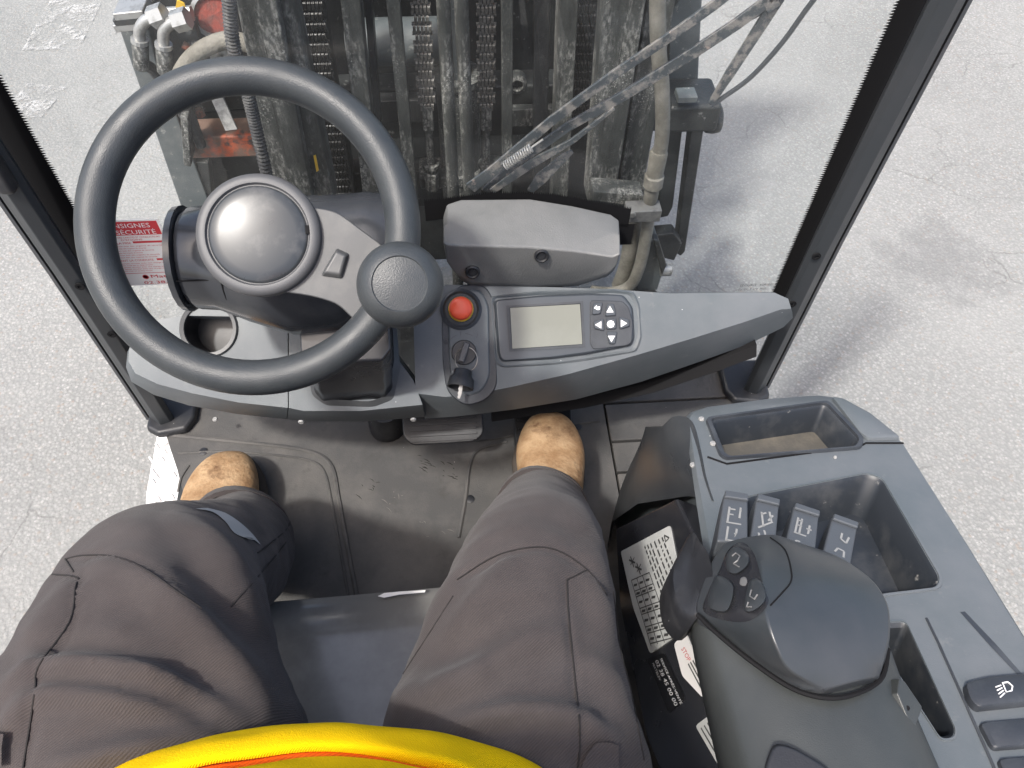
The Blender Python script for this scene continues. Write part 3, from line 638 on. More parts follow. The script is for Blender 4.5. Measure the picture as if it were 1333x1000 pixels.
# ---- display unit
ring = roundpoly([DPn(*q, 0.004) for q in ((643, 391), (700, 385), (765, 382), (812, 384), (824, 400), (826, 440), (822, 450), (760, 462), (720, 467), (652, 471), (648, 460))], 0.006, 3)
g = G(); g.loft([[p-ND*0.012 for p in inset(ring, -0.002)], ring, [p+ND*0.003 for p in inset(ring, 0.003)]], caps=True); du = g.obj('display_unit', 'bezel', P, angle=25, bevel=0.001, label='dashboard display unit with arrow keypad')
ring = roundpoly([DPn(*q, 0.001) for q in ((637, 386), (700, 379), (800, 376), (826, 380), (834, 400), (836, 440), (829, 458), (760, 470), (720, 475), (652, 479), (642, 470))], 0.006, 3)
g = G(); g.loft([[p-ND*0.004 for p in ring], ring, [p+ND*0.002 for p in inset(ring, 0.003)], [p-ND*0.001 for p in inset(ring, 0.008)]], caps=True); g.obj('display_recess', 'dash', du, angle=25)
sc = [DPn(x, y, 0.0077) for x, y in ((664, 401), (755, 396), (758, 448), (667, 454))]
g = G(); g.prism(sc, ND*-0.001); g.obj('screen', 'screen', du, smooth=False, label='blank pale grey display screen')
sc2 = [DPn(x, y, 0.0082) for x, y in ((659, 398), (759, 392), (762, 452), (663, 458))]
g = G(); g.loft([sc2, [DPn(x, y, 0.0082) for x, y in ((663, 400.5), (756, 395), (759, 449), (666.5, 455))], [p-ND*0.0004 for p in sc]], caps=False); g.obj('screen_frame', 'dash_dark', du, smooth=False)
ring = roundpoly([DPn(*q, 0.0075) for q in ((768, 391), (810, 392), (818, 400), (824, 420), (822, 446), (816, 450), (772, 455), (768, 448))], 0.004, 3)
g = G(); g.loft([[p-ND*0.003 for p in ring], [p+ND*0.001 for p in ring], [p+ND*0.0016 for p in inset(ring, 0.001)]], caps=True); g.obj('keypad', 'dash_dark', du, angle=25)
def key(px, poly, icon):
    base = [DPn(px[0]+x, px[1]+y, 0.0085) for x, y in poly]
    base = roundpoly(base, 0.002, 2)
    g = G(); g.loft([base, [p+ND*0.003 for p in base], [p+ND*0.0038 for p in inset(base, 0.0009)]], caps=True)
    g.cur = 1
    ic_ = [DPn(px[0]+x, px[1]+y, 0.0127) for x, y in icon]; g.add(ic_, [list(range(len(ic_)))])
    return g.obj('key_button', ['bezel', 'white'], du, angle=25)
tri = lambda a: [(5.5*math.cos(a+k*2.094), -5.5*math.sin(a+k*2.094)) for k in range(3)]
sq = [(-6.5, -6.5), (6.5, -7), (6.5, 6.5), (-6.5, 7)]
key((794, 404), [(-4.5, -8), (4.5, -8), (7.5, 7), (-7, 8)], tri(math.pi/2))
key((796, 440), [(-7, -8), (7, -8), (4, 8), (-3.5, 8)], tri(-math.pi/2))
key((780, 423), [(-8, -4), (5, -8), (6, 8), (-7, 5)], tri(math.pi))
key((811, 421), [(-6, -8), (7, -5), (8, 4), (-5, 8)], tri(0))
key((795, 422), sq, [(5*math.cos(k*0.785), 5*math.sin(k*0.785)) for k in range(8)])
key((777, 402), [(-5, -7), (7, -8), (4, 7), (-7, 8)], [(-4, -1), (0, -5), (0, -2.5), (4, -3), (4, 1), (1, 2), (0, 0.5), (0, 1.5)])

# ---- grey cast box behind the dashboard
def BX(px, py, y): return Y(px, py, y)
st = [((577, 283), (577, 315), (580, 338), (588, 350)), ((582, 266), (584, 319), (592, 356), (600, 366)), ((600, 260), (610, 320), (612, 368), (616, 374)), ((690, 259), (690, 322), (692, 370), (696, 376)), ((745, 268), (748, 327), (748, 367), (752, 373)), ((795, 279), (797, 334), (794, 355), (790, 361)), ((806, 287), (808, 330), (804, 345), (800, 352))]
rings = []
for t, f, b1, b2 in st:
    T, Fd, B1, B2 = BX(*t, 0.787), BX(*f, 0.70), BX(*b1, 0.702), BX(*b2, 0.712)
    rings.append([T+Vector((0, 0.004, -0.06)), T+Vector((0, 0.004, -0.006)), T, T.lerp(Fd, 0.5)+ZA*0.003, Fd, B1, B2, B2+Vector((0, 0.05, 0))])
g = G(); g.loft(rings); bx = g.obj('wiper_motor_cover', 'box', P, angle=45, label='light grey moulded box behind the display', bevel=0.012, seg=5)
for o_, c in ((bx, 1.0),):
    pass
for q in ((705, 333), (615, 354)):
    c = BX(*q, 0.6985); g = G(); g.lathe([(0.0095, -0.004), (0.0095, 0.002), (0.0075, 0.003), (0.006, 0.0005)], c, (0, -1, 0.25), 18); g.lathe([(0.0045, -0.004), (0.0045, 0.0018), (0.0015, 0.0018)], c, (0, -1, 0.25), 8); g.obj('socket_screw', 'black', bx)

# ---- steering wheel
WN = Vector((0.04, -0.625, 0.78)).normalized(); WC = Vector((-0.189, 0.551, 0.584))
wa = (XA-WN*XA.dot(WN)).normalized(); wb = WN.cross(wa)
def WPl(px, py, off=0): return PL(px, py, WC, WN, off)
r0, rt = 0.1385, 0.0175
g = G()
nseg, nt_ = 96, 18; rings = []
for i in range(nseg):
    t = 2*math.pi*i/nseg; d = wa*math.cos(t)+wb*math.sin(t); c = WC+d*r0
    rings.append([c+d*(rt*math.cos(u)*0.95)+WN*(rt*math.sin(u)*1.1) for u in [2*math.pi*k/nt_ for k in range(nt_)]])
g.loft(rings, loop=True, caps=False)
SWO = g.obj('steering_wheel', 'wheel', P, angle=180, label='black steering wheel with a spinner knob')
HC = WPl(337, 306, -0.012)
g = G(); g.lathe([(0.046, -0.062), (0.054, -0.03), (0.0575, -0.012), (0.0578, -0.002), (0.0565, 0.003), (0.052, 0.0055), (0.048, 0.005), (0.0465, 0.002)], HC, WN, 56); g.obj('hub_ring', 'hubring', SWO, angle=50)
g = G(); g.lathe([(0.0458, 0.0005), (0.0452, 0.0032), (0.043, 0.0045), (0.035, 0.0058), (0.025, 0.0069), (0.013, 0.0076), (0.004, 0.0078), (0.0003, 0.0078)], HC, WN, 56); g.obj('hub_cap', 'hub', SWO, angle=60)
g = G(); g.box(HC+wa*0.0455+wb*0.003+WN*0.003, (0.003, 0.008, 0.004), (wa, wb, WN)); g.obj('cap_notch', 'seal', SWO)
sp = [WPl(*q, -0.016) for q in ((415, 270), (440, 276), (472, 300), (505, 324), (516, 372), (474, 428), (458, 414), (440, 396), (408, 386), (352, 378), (345, 330), (372, 270))]
g = G(); g.prism(roundpoly(sp, 0.012, 3), WN*-0.018, 0.97); g.obj('spoke', 'spoke', SWO, bevel=0.004, seg=3)
rb = [WPl(*q, -0.0155) for q in ((438, 322), (456, 330), (446, 364), (416, 360))]
g = G(); g.prism(rb, WN*0.006, 0.7); g.obj('spoke_boss', 'spoke', SWO, bevel=0.002)
KC = D(521, 371, 0.640)
g = G(); g.lathe([(0.014, -0.06), (0.016, -0.034), (0.026, -0.028), (0.0345, -0.015), (0.0362, -0.002), (0.0345, 0.012), (0.028, 0.0215), (0.0225, 0.0238), (0.0215, 0.0228), (0.012, 0.0245), (0.0004, 0.0252)], KC, (CAM-KC).normalized().lerp(WN, 0.5), 40)
g.obj('spinner_knob', 'wheel', SWO, angle=50, label='round black spinner knob on the rim')
q0 = WPl(472, 428, 0); g = G()
t0 = math.atan2((q0-WC).dot(wb), (q0-WC).dot(wa))
for dt in (0.0, 0.33):
    ring = []
    rr = []
    for w in (-0.004, 0.004):
        t = t0+dt+w/r0; d = wa*math.cos(t)+wb*math.sin(t); c = WC+d*r0
        rr.append([c+d*(0.0172*math.cos(u)*0.97)+WN*(0.0172*math.sin(u)*1.1) for u in [2*math.pi*k/18 for k in range(18)]])
    g.loft(rr)
    break
g.obj('rim_sleeve', 'spoke', SWO, angle=60)

# ---- steering column head (housing across the column) and boot
CO = 0.145                                   # below the wheel plane
cl, cr = WPl(247, 354, -CO+0.005), WPl(526, 316, -CO+0.005)
cl = Vector((cl.x, (cl.y+cr.y)/2+0.004, (cl.z+cr.z)/2)); cr = Vector((cr.x, cl.y-0.002, cl.z))
def csec(x, r, dz=0, sy_=1.0, sz_=1.0, n=24):
    c = Vector((x, cl.y, cl.z+dz)); return [c+YA*(r*sy_*math.cos(t))+ZA*(r*sz_*math.sin(t)) for t in [2*math.pi*k/n for k in range(n)]]
L_ = cr.x-cl.x
g = G(); g.loft([csec(cl.x+L_*u, r, dz) for u, r, dz in ((0.0, 0.052, 0), (0.03, 0.056, 0), (0.12, 0.058, 0), (0.26, 0.068, -0.008), (0.45, 0.078, -0.018), (0.68, 0.076, -0.016), (0.84, 0.064, 0.002), (0.97, 0.06, 0.002), (1.0, 0.056, 0.002))])
colh = g.obj('column_housing', 'column', P, angle=50, label='glossy dark housing of the steering column head')
for u0, u1 in ((-0.045, -0.008), (1.004, 1.045)):
    g = G(); g.loft([csec(cl.x+L_*u, r) for u, r in ((u0, 0.053), (u0+0.004, 0.057), (u1-0.004, 0.058), (u1, 0.055))]); g.obj('end_cap', 'column', colh, angle=40)
for u in (0.2, 0.8):
    g = G(); g.tube([csec(cl.x+L_*u, 0.0625 if u < 0.5 else 0.0615, 0, n=40)[k] for k in range(40)], 0.0009, 5, loop=True); g.obj('housing_seam', 'seal', colh)
g = G(); g.tube([Vector((cl.x+L_*u, cl.y-0.0575*0.94, cl.z+0.0575*0.36)) for u in (0.0, 0.1, 0.2)], 0.0009, 5); g.obj('housing_seam', 'seal', colh)
g = G(); g.lathe([(0.04, 0), (0.042, -0.02), (0.05, -0.06), (0.05, -0.09)], HC-WN*0.055, WN, 28); g.obj('column_neck', 'column', colh)
b0 = WPl(448, 415, -CO-0.02); b1 = DPn(462, 490, -0.05)
g = G(); rings = []
for i in range(9):
    t = i/8; c = b0.lerp(b1, t)+ND*0; w = 0.052-0.004*abs((i % 2))*0.6
    rings.append([c+XA*(w*sx_)+bN*(0.05*sy_) for sx_, sy_ in ((-1, -0.75), (-0.8, -1), (0.8, -1), (1, -0.75), (1, 0.75), (0.8, 1), (-0.8, 1), (-1, 0.75))])
g.loft(rings); g.obj('column_boot', 'gloss_black', colh, angle=30, bevel=0.003)

# ---- seat base cover and seat
edgeL, edgeR = Z(300, 792, 0.25), Z(600, 760, 0.25)
ye = (edgeL.y+edgeR.y)/2
prof = [(ye+0.012, 0.0), (ye+0.010, 0.21), (ye+0.004, 0.238), (ye-0.012, 0.25), (ye-0.05, 0.253), (ye-0.2, 0.258), (-0.45, 0.262), (-0.45, 0.0)]
g = G(); g.loft([[Vector((x, y+dy, z)) for y, z in prof] for x, dy in ((-0.46, -0.02), (-0.44, -0.004), (-0.2, 0), (0.0, 0.004), (0.12, 0.004), (0.135, -0.01))])
sb = g.obj('seat_base_cover', 'seatbase', P, angle=40, label='glossy dark grey cover under the seat')
g = G(); pts = [Z(492, 773, 0.2515), Z(500, 769, 0.2515), Z(520, 767, 0.2515), Z(554, 765, 0.2515), Z(553, 768, 0.2515), Z(520, 771, 0.2515), Z(500, 775, 0.2515)]
pts = [Vector((p.x, ye-0.003-(p.y-ye)*-1, 0.2475)) for p in pts]
g.add([p+Vector((0, 0, 0.0045)) for p in pts], [list(range(len(pts)))]); g.obj('paint_scuff', 'scuff', sb, smooth=False)
g = G(); ring = roundpoly([(-0.33, 0.14, 0.264), (0.13, 0.14, 0.264), (0.13, -0.36, 0.264), (-0.33, -0.36, 0.264)], 0.06, 5)
g.prism(ring, (0, 0, 0.07), 0.96); g.obj('seat_cushion', 'seat', P, bevel=0.015, seg=3)
g = G(); g.box((-0.1, -0.42, 0.50), (0.42, 0.09, 0.42)); g.obj('seat_backrest', 'seat', P, bevel=0.03, seg=4)

# ================================================================== RIGHT CONSOLE
NC = Vector((0, 0.32, 1)).normalized(); CP0 = Vector((0, 0.42, 0.372))
def CPn(px, py, off=0): return PL(px, py, CP0, NC, off)
outer_px = [(897, 545), (904, 537), (925, 530), (1000, 520), (1066, 515), (1092, 518), (1130, 537), (1174, 576), (1215, 640), (1260, 712), (1333, 832), (1420, 975), (1470, 1080), (1010, 1120), (962, 900), (934, 760), (915, 660), (903, 590)]
outer = [CPn(*q) for q in outer_px]
tray1 = roundpoly([CPn(*q) for q in ((925, 548), (1074, 527), (1117, 573), (1113, 584), (950, 597), (943, 592))], 0.006, 3)
tray2 = roundpoly([CPn(*q) for q in ((960, 652), (985, 645), (1128, 617), (1148, 624), (1222, 752), (1219, 765), (1150, 773), (1040, 800), (985, 720))], 0.006, 3)
slot = roundpoly([CPn(*q) for q in ((1140, 812), (1179, 810), (1243, 950), (1240, 960), (1224, 962), (1165, 870))], 0.005, 3)
low = lambda r, d, ins, ch=0.003: [[p-NC*ch for p in inset(r, ch)], [p-NC*d for p in inset(r, ins)]]
def sk(ring, z, ex):
    c = sum(ring, Vector())/len(ring); out = []
    for p in ring:
        d = (p-c); d.z = 0; d.normalize()
        e = ex if d.y > 0.75 else (-ex*0.6 if d.x < -0.4 else 0.0)
        out.append(Vector((p.x+d.x*e, p.y+d.y*e, (p.z+z) if z < 0 and z > -0.05 else (z if z >= 0 else p.z+z))))
    return out
sk0 = [p-ZA*0.006+((p-CPn(1110, 800)).normalized()*0.006) for p in outer]
g = G(); g.plate(outer, [(tray1, low(tray1, 0.034, 0.010), 1, 2), (tray2, low(tray2, 0.045, 0.016), 3, 2), (slot, low(slot, 0.05, 0.004), 2, 2)],
                 [sk0, sk(outer, -0.04, 0.014), sk(outer, 0.2, 0.035), sk(outer, 0.0, 0.06)])
con = g.obj('side_console', ['dash', 'dust_brown', 'tray', 'tray'], P, angle=40, label='blue grey side console with two storage trays')
# raised rim around the front tray
rim_o = roundpoly([CPn(*q) for q in ((908, 543), (1078, 518), (1096, 521), (1174, 574), (1120, 578), (1113, 588), (948, 601), (934, 597))], 0.006, 3)
def rimloop(ring, w, h, name, m_, par):
    g = G(); g.loft([[p-NC*0.002 for p in inset(ring, -w)], [p+NC*h for p in inset(ring, -w*0.8)], [p+NC*h for p in inset(ring, -0.0008)], [p-NC*0.004 for p in inset(ring, 0.0005)]], caps=False)
    return g.obj(name, m_, par, angle=40)
rimloop(tray1, 0.007, 0.004, 'tray_rim', 'dash_dark', con); rimloop(tray2, 0.004, 0.0015, 'tray_rim', 'dash', con); rimloop(slot, 0.003, 0.0012, 'tray_rim', 'dash', con)
def seam(pxs, fn, par, r=0.0008, m_='seal'):
    g = G(); g.tube([fn(x, y, 0.0004) for x, y in pxs], r, 5); return g.obj('seam', m_, par)
seam([(921, 595), (946, 604), (1120, 581), (1127, 577), (1176, 577)], CPn, con, 0.0012)
# corner pad at front right
ring = roundpoly([CPn(*q, 0.0005) for q in ((1082, 519), (1096, 521), (1132, 540), (1172, 573), (1130, 574), (1118, 566))], 0.004, 3)
g = G(); g.loft([ring, [p+NC*0.0035 for p in inset(ring, 0.001)], [p+NC*0.0045 for p in inset(ring, 0.004)]]); g.obj('corner_pad', 'dash', con, angle=40)
for q in ((913, 546), (928, 578), (902, 606), (1087, 596)):
    g = G(); g.lathe([(0.0034 if q != (1087, 596) else 0.0018, 0), (0.003 if q != (1087, 596) else 0.0015, 0.002), (0.001, 0.0024)], CPn(*q, 0.0004 if q[0] != 902 else -0.004), NC, 10); g.obj('screw', 'screw_metal', con)
# side face (towards the driver)
NS = Vector((-1, 0.27, 0.32)).normalized(); SP0 = Vector((0.188, 0.3, 0.3))
def SPn(px, py, off=0): return PL(px, py, SP0, NS, off)
quad = [SPn(*q) for q in ((800, 688), (880, 648), (905, 700), (950, 900), (1000, 1090), (905, 1120), (840, 960), (806, 790))]
g = G(); g.prism(quad, NS*-0.03); side = g.obj('console_side_panel', 'gloss_black', P, bevel=0.004, label='black side panel of the console with stickers')
E1 = [CPn(884, 541, -0.004), CPn(900, 548, 0.0015), CPn(911, 585, 0.0015), CPn(918, 620, 0.0015), CPn(928, 652, 0.0015)]
E2 = [Z(862, 555, 0.325), Z(868, 575, 0.335), Z(876, 600, 0.34), Z(884, 622, 0.34), Z(894, 646, 0.34)]
E3 = [Z(838, 574, 0.20), Z(824, 598, 0.16), Z(812, 625, 0.13), Z(804, 650, 0.12), Z(796, 680, 0.12)]
E4 = [p+Vector((0.01, 0.01, -p.z)) for p in E3]; E0 = [p+Vector((0.02, -0.004, -0.02)) for p in E1]
g = G(); cols = [[a_, b_, b_.lerp(c_, 0.35)+Vector((-0.003, 0, 0.004)), c_, c_.lerp(d_, 0.5)+Vector((-0.010, 0.004, 0.012)), d_, e_] for a_, b_, c_, d_, e_ in zip(E0, E1, E2, E3, E4)]
rows_ = [catmull([c_[k] for c_ in cols], 5) for k in range(7)]
g.loft(rows_, caps=False, closed=False); g.obj('console_corner_cover', 'corner', P, angle=55)
# stickers on the side
def sticker(name, pxs, m_, label=None):
    ring = [SPn(x, y, 0.0012) for x, y in pxs]; g = G(); g.prism(roundpoly(ring, 0.004, 2), NS*-0.001); return g.obj(name, m_, side, smooth=False, label=label)
def frame_of(pxs):   # origin, x dir, y dir of a sticker given its corner pixels
    o_ = SPn(*pxs[0], 0.0016); x_ = SPn(*pxs[1], 0.0016)-o_; y_ = SPn(*pxs[2], 0.0016)-o_; return o_, x_, y_
sA = sticker('load_chart_sticker', ((808, 718), (872, 684), (884, 745), (894, 818), (846, 851), (824, 790)), 'sticker_grey', 'pale load chart sticker on the side panel')
o_, ux, uy = frame_of(((809, 722), (846, 846), (870, 690)))
def line2(g, a, b, w=0.0006):
    p, q = o_+ux*a[0]+uy*a[1], o_+ux*b[0]+uy*b[1]; d = (q-p).normalized(); s_ = NS.cross(d)*w
    g.add([p-s_, q-s_, q+s_, p+s_], [(0, 1, 2, 3)])
g = G()
for u in (0.32, 0.44, 0.5, 0.62, 0.68, 0.8, 0.86, 0.95): line2(g, (u, 0.04), (u, 0.42))
for v in (0.04, 0.16, 0.28, 0.42): line2(g, (0.32, v), (0.97, v), 0.0005)
for v in (0.5, 0.56, 0.62, 0.7, 0.78, 0.85):
    u = 0.04
    while u < 0.95:
        k = random.uniform(0.02, 0.08); line2(g, (u, v), (min(0.97, u+k), v), 0.0011); u += k+0.02
for u0, v0 in ((0.1, 0.12), (0.2, 0.2)):
    line2(g, (u0, v0), (u0+0.06, v0+0.1), 0.001); line2(g, (u0+0.06, v0), (u0, v0+0.12), 0.001); line2(g, (u0-0.03, v0+0.05), (u0+0.1, v0+0.05), 0.0008)
for u in (0.38, 0.47, 0.56, 0.65, 0.74, 0.83, 0.91):
    for v in (0.09, 0.21, 0.34): line2(g, (u, v-0.03), (u+0.005, v+0.04), 0.0014)
line2(g, (0.03, 0.9), (0.08, 0.96), 0.0008); line2(g, (0.08, 0.96), (0.1, 0.88), 0.0008); line2(g, (0.1, 0.88), (0.03, 0.9), 0.0008)
g.obj('lettering', 'dark_print', sA, smooth=False)
sB = sticker('warning_label', ((877, 838), (893, 824), (922, 893), (915, 909), (888, 880)), 'sticker', 'small white warning label with red word on the side panel')
o_, ux, uy = frame_of(((878, 838), (913, 905), (892, 827)))
g = G(); g.text('STOP', o_+ux*0.16+uy*0.25, ux, uy, 0.006, 0.0002); g.obj('red_word', 'red_print', sB, smooth=False)
g = G()
for v in (0.2, 0.4, 0.6, 0.8): line2(g, (0.45, v), (0.95, v), 0.0007)
g.obj('lettering', 'dark_print', sB, smooth=False)
sC = sticker('service_sticker', ((842, 858), (864, 850), (891, 908), (870, 928)), 'sticker_black', 'black after sales service sticker with white phone number')
o_, ux, uy = frame_of(((844, 860), (872, 926), (862, 852)))
g = G(); wd = ux.length
g.text('SERVICE APRÈS-VENTE', o_+ux*0.06+uy*0.76, ux, uy, uy.length*0.13, 0.0003, width=wd*0.88); g.text('02 38 45 00 00', o_+ux*0.06+uy*0.40, ux, uy, uy.length*0.22, 0.0003, width=wd*0.88); g.text('MATELEV', o_+ux*0.08+uy*0.16, ux, uy, uy.length*0.13, 0.0003, width=wd*0.36)
g.obj('lettering', 'white', sC, smooth=False)
sE = sticker('data_plate', ((905, 945), (930, 926), (945, 1000), (940, 1005)), 'sticker_grey')
o_, ux, uy = frame_of(((907, 946), (938, 1000), (928, 930))); g = G()
for v in (0.15, 0.35, 0.55, 0.75): line2(g, (0.08, v), (0.8, v), 0.0006)
g.obj('lettering', 'dark_print', sE, smooth=False)

# ---- finger levers
def lever(top, bot, z0, z1, marks):
    """top/bot: far and near edge pixels of the upper face"""
    a, b = Z(*top[0], z0), Z(*top[1], z0); c, d = Z(*bot[1], z1), Z(*bot[0], z1)
    n = (b-a).cross(d-a).normalized()
    if n.z < 0: n = -n
    up = (a-d).normalized()
    g = G(); face = [a, b, c, d]
    lowr = [a-n*0.02+up*0.001, b-n*0.02+up*0.001, c-n*0.055, d-n*0.055]
    g.loft([face, lowr]); o = g.obj('finger_lever', 'lever', P, bevel=0.0022, seg=2)
    g = G(); ridge = [a+n*0.0002, b+n*0.0002, b.lerp(c, 0.14)+n*0.0002, a.lerp(d, 0.14)+n*0.0002]
    g.prism(ridge, n*0.003, 0.94); g.obj('finger_ridge', 'lever', o, bevel=0.001)
    g = G(); ux_, uy_ = b-a, d-a
    for (u0, v0, u1, v1) in marks:
        p, q = a+ux_*u0+uy_*v0, a+ux_*u1+uy_*v1; dd = (q-p).normalized(); s_ = n.cross(dd)*0.0009
        g.add([p-s_+n*0.0006, q-s_+n*0.0006, q+s_+n*0.0006, p+s_+n*0.0006], [(0, 1, 2, 3)])
    g.obj('lever_symbol', 'grey_print', o, smooth=False)
    g = G(); base = (c+d)/2-n*0.05; g.tube([base+n*0.01, base-Vector((0, -0.01, 0.06))], 0.007, 8); g.obj('lever_stem', 'black', o)
sym1 = [(0.3, 0.3, 0.3, 0.62), (0.3, 0.34, 0.55, 0.34), (0.3, 0.45, 0.5, 0.45), (0.75, 0.28, 0.75, 0.5), (0.7, 0.34, 0.8, 0.34), (0.25, 0.62, 0.85, 0.62), (0.35, 0.7, 0.35, 0.98), (0.35, 0.96, 0.75, 0.96), (0.7, 0.72, 0.7, 0.9), (0.62, 0.82, 0.78, 0.82)]
sym2 = [(0.25, 0.7, 0.8, 0.5), (0.3, 0.35, 0.45, 0.65), (0.3, 0.4, 0.5, 0.34), (0.62, 0.3, 0.75, 0.5), (0.62, 0.5, 0.78, 0.36), (0.3, 0.8, 0.4, 0.98), (0.5, 0.72, 0.7, 0.95), (0.5, 0.9, 0.75, 0.78)]
sym3 = [(0.25, 0.3, 0.25, 0.68), (0.4, 0.3, 0.4, 0.68), (0.25, 0.36, 0.45, 0.36), (0.25, 0.48, 0.45, 0.48), (0.2, 0.68, 0.85, 0.68), (0.72, 0.4, 0.72, 0.62), (0.62, 0.5, 0.82, 0.5), (0.35, 0.85, 0.5, 0.85), (0.35, 0.85, 0.35, 0.95), (0.6, 0.85, 0.75, 0.85)]
sym4 = [(0.5, 0.36, 0.5, 0.5), (0.5, 0.5, 0.72, 0.56), (0.72, 0.56, 0.78, 0.4), (0.4, 0.84, 0.48, 0.74), (0.48, 0.74, 0.72, 0.76), (0.72, 0.76, 0.75, 0.9)]
lever(((943, 641), (974, 646)), ((933, 704), (974, 706)), 0.455, 0.478, sym1)
lever(((985, 645), (1015, 653)), ((976, 704), (1010, 708)), 0.452, 0.475, sym2)
lever(((1034, 657), (1067, 668)), ((1022, 708), (1062, 716)), 0.449, 0.472, sym3)
lever(((1084, 671), (1117, 683)), ((1070, 722), (1108, 734)), 0.446, 0.468, sym4)

# ---- armrest
def section(l, r, z, crown, zlow, n=13):
    A, B = Z(*l, z), Z(*r, z); pts = []
    for i in range(n):
        s = i/(n-1); q = A.lerp(B, s); q.z += crown*(1-abs(2*s-1)**2.6); pts.append(q)
    return pts+[B+Vector((-0.006, 0, -zlow)), A+Vector((0.006, 0, -zlow))]
g = G(); g.loft([section((920, 722), (1085, 728), 0.49, 0.01, 0.05), section((896, 755), (1130, 758), 0.50, 0.016, 0.06), section((898, 803), (1158, 815), 0.505, 0.024, 0.07), section((916, 873), (1178, 880), 0.51, 0.03, 0.08), section((932, 940), (1206, 945), 0.515, 0.032, 0.085),
                 section((950, 1010), (1236, 1012), 0.52, 0.032, 0.09), section((972, 1100), (1275, 1100), 0.525, 0.032, 0.09), section((1000, 1220), (1330, 1220), 0.53, 0.03, 0.09)])
arm = g.obj('armrest', 'armrest', P, angle=60, sub=1, label='dark grey armrest with palm rest and thumb buttons')
# thumb guard wing at the front left
wing = [Z(925, 722, 0.515), Z(912, 702, 0.505), Z(902, 690, 0.492), Z(888, 712, 0.487), Z(873, 748, 0.49), Z(880, 790, 0.50), Z(905, 806, 0.512), Z(930, 765, 0.525)]
wr = catmull(wing, 4, loop=True); wc = sum(wr, Vector())/len(wr)
g = G(); g.loft([[p-ZA*0.05 for p in wr], [p-ZA*0.004 for p in wr], [p.lerp(wc, 0.12)+ZA*0.001 for p in wr], [p.lerp(wc, 0.6)-ZA*0.004 for p in wr]]); g.obj('thumb_guard', 'black', arm, angle=60)
# palm rest dome
prow = [((945, 706, .512), (985, 697, .518), (1028, 703, .512)), ((930, 725, .516), (988, 722, .550), (1085, 722, .528)), ((916, 758, .514), (992, 762, .570), (1130, 750, .546)), ((908, 797, .518), (998, 803, .580), (1154, 783, .553)),
        ((945, 828, .530), (1010, 842, .577), (1158, 818, .556)), ((990, 865, .541), (1028, 873, .567), (1153, 850, .556)), ((1040, 897, .549), (1075, 899, .555), (1143, 882, .549))]
cols = []
for L3, R3, T3 in prow:
    a_, b_, c_ = Z(*L3), Z(*R3), Z(*T3); r = [a_+Vector((0.004, 0, -0.03))]
    for k in range(7): t = k/6; r.append(a_.lerp(b_, t)+Vector((-0.4, 0, 0.6))*(0.004*t*(1-t)*4*0.55))
    for k in range(1, 8): t = k/7; r.append(b_.lerp(c_, t)+ZA*(0.009*t*(1-t)*4*0.6))
    r.append(c_+Vector((0.003, 0, -0.006))); r.append(c_+Vector((-0.002, 0, -0.04))); cols.append(r)
rows_ = [catmull([c_[k] for c_ in cols], 6) for k in range(len(cols[0]))]
fr_ = [r_[0] for r_ in rows_]; bk_ = [r_[-1] for r_ in rows_]
rows_ = [[r_[0]+Vector((0, 0.004, -0.03))]+r_+[r_[-1]+Vector((0, -0.002, -0.03))] for r_ in rows_]
g = G(); g.loft(rows_, caps=False, closed=False); palm = g.obj('palm_rest', 'palm', arm, angle=26, bevel=0.004, seg=3, label='smooth palm rest on the armrest')
bv_p = BVHTree.FromPolygons(g.v, g.f)
def onpalm(px, py, off=0.001):
    d = ray(px, py).normalized(); h = bv_p.ray_cast(CAM, d)
    return (h[0]-d*off, h[1]) if h[0] else (Z(px, py, 0.55), ZA)
def patch(pxs, off, th, name, m_, par, r=0.004, bevel=0.0, inner=None):
    """plate laid on the palm surface, made of a fan over a dense outline"""
    pts = catmull([Vector((x, y, 0)) for x, y in pxs], 5, loop=True) if r else [Vector((x, y, 0)) for x, y in pxs]
    c = sum(pts, Vector())/len(pts); rings = []
    rings.append([onpalm(p.x, p.y, -th)[0] for p in pts])
    for t, k in ((1, off), (0.9, off+th*0.4), (0.5, off+th*0.5), (0.1, off+th*0.55)):
        rings.append([onpalm(c.x+(p.x-c.x)*t, c.y+(p.y-c.y)*t, k)[0] for p in pts])
    g = G(); g.loft(rings); return g.obj(name, m_, par, angle=50)
bp_ = patch([(948, 716), (966, 706), (982, 722), (993, 762), (1000, 786), (976, 808), (945, 808), (916, 796), (922, 770), (936, 744)], 0.0008, 0.001, 'button_panel', 'gloss_black', arm)
patch([(946, 722), (958, 712), (974, 722), (974, 736), (958, 748), (946, 742)], 0.002, 0.010, 'thumb_button', 'palm', arm)
patch([(930, 752), (944, 752), (956, 764), (950, 792), (938, 798), (921, 788)], 0.002, 0.012, 'thumb_button', 'palm', arm)
patch([(976, 756), (990, 756), (998, 776), (990, 790), (974, 798), (968, 788)], 0.002, 0.010, 'thumb_button', 'palm', arm)
patch([(964, 753), (970, 751), (973, 757), (970, 763), (963, 761)], 0.001, 0.002, 'thumb_button', 'faint_print', arm)
def glyph(pxs, par, m_='faint_print', w=0.0006, off=0.0085):
    g = G(); g.tube([onpalm(x, y, off)[0] for x, y in pxs], w, 5); return g.obj('button_symbol', m_, par)
glyph([(953, 724), (958, 720), (963, 724), (960, 730), (955, 734), (962, 738)], arm); glyph([(978, 768), (976, 776), (982, 780), (986, 774)], arm); glyph([(974, 784), (972, 790), (978, 790)], arm)
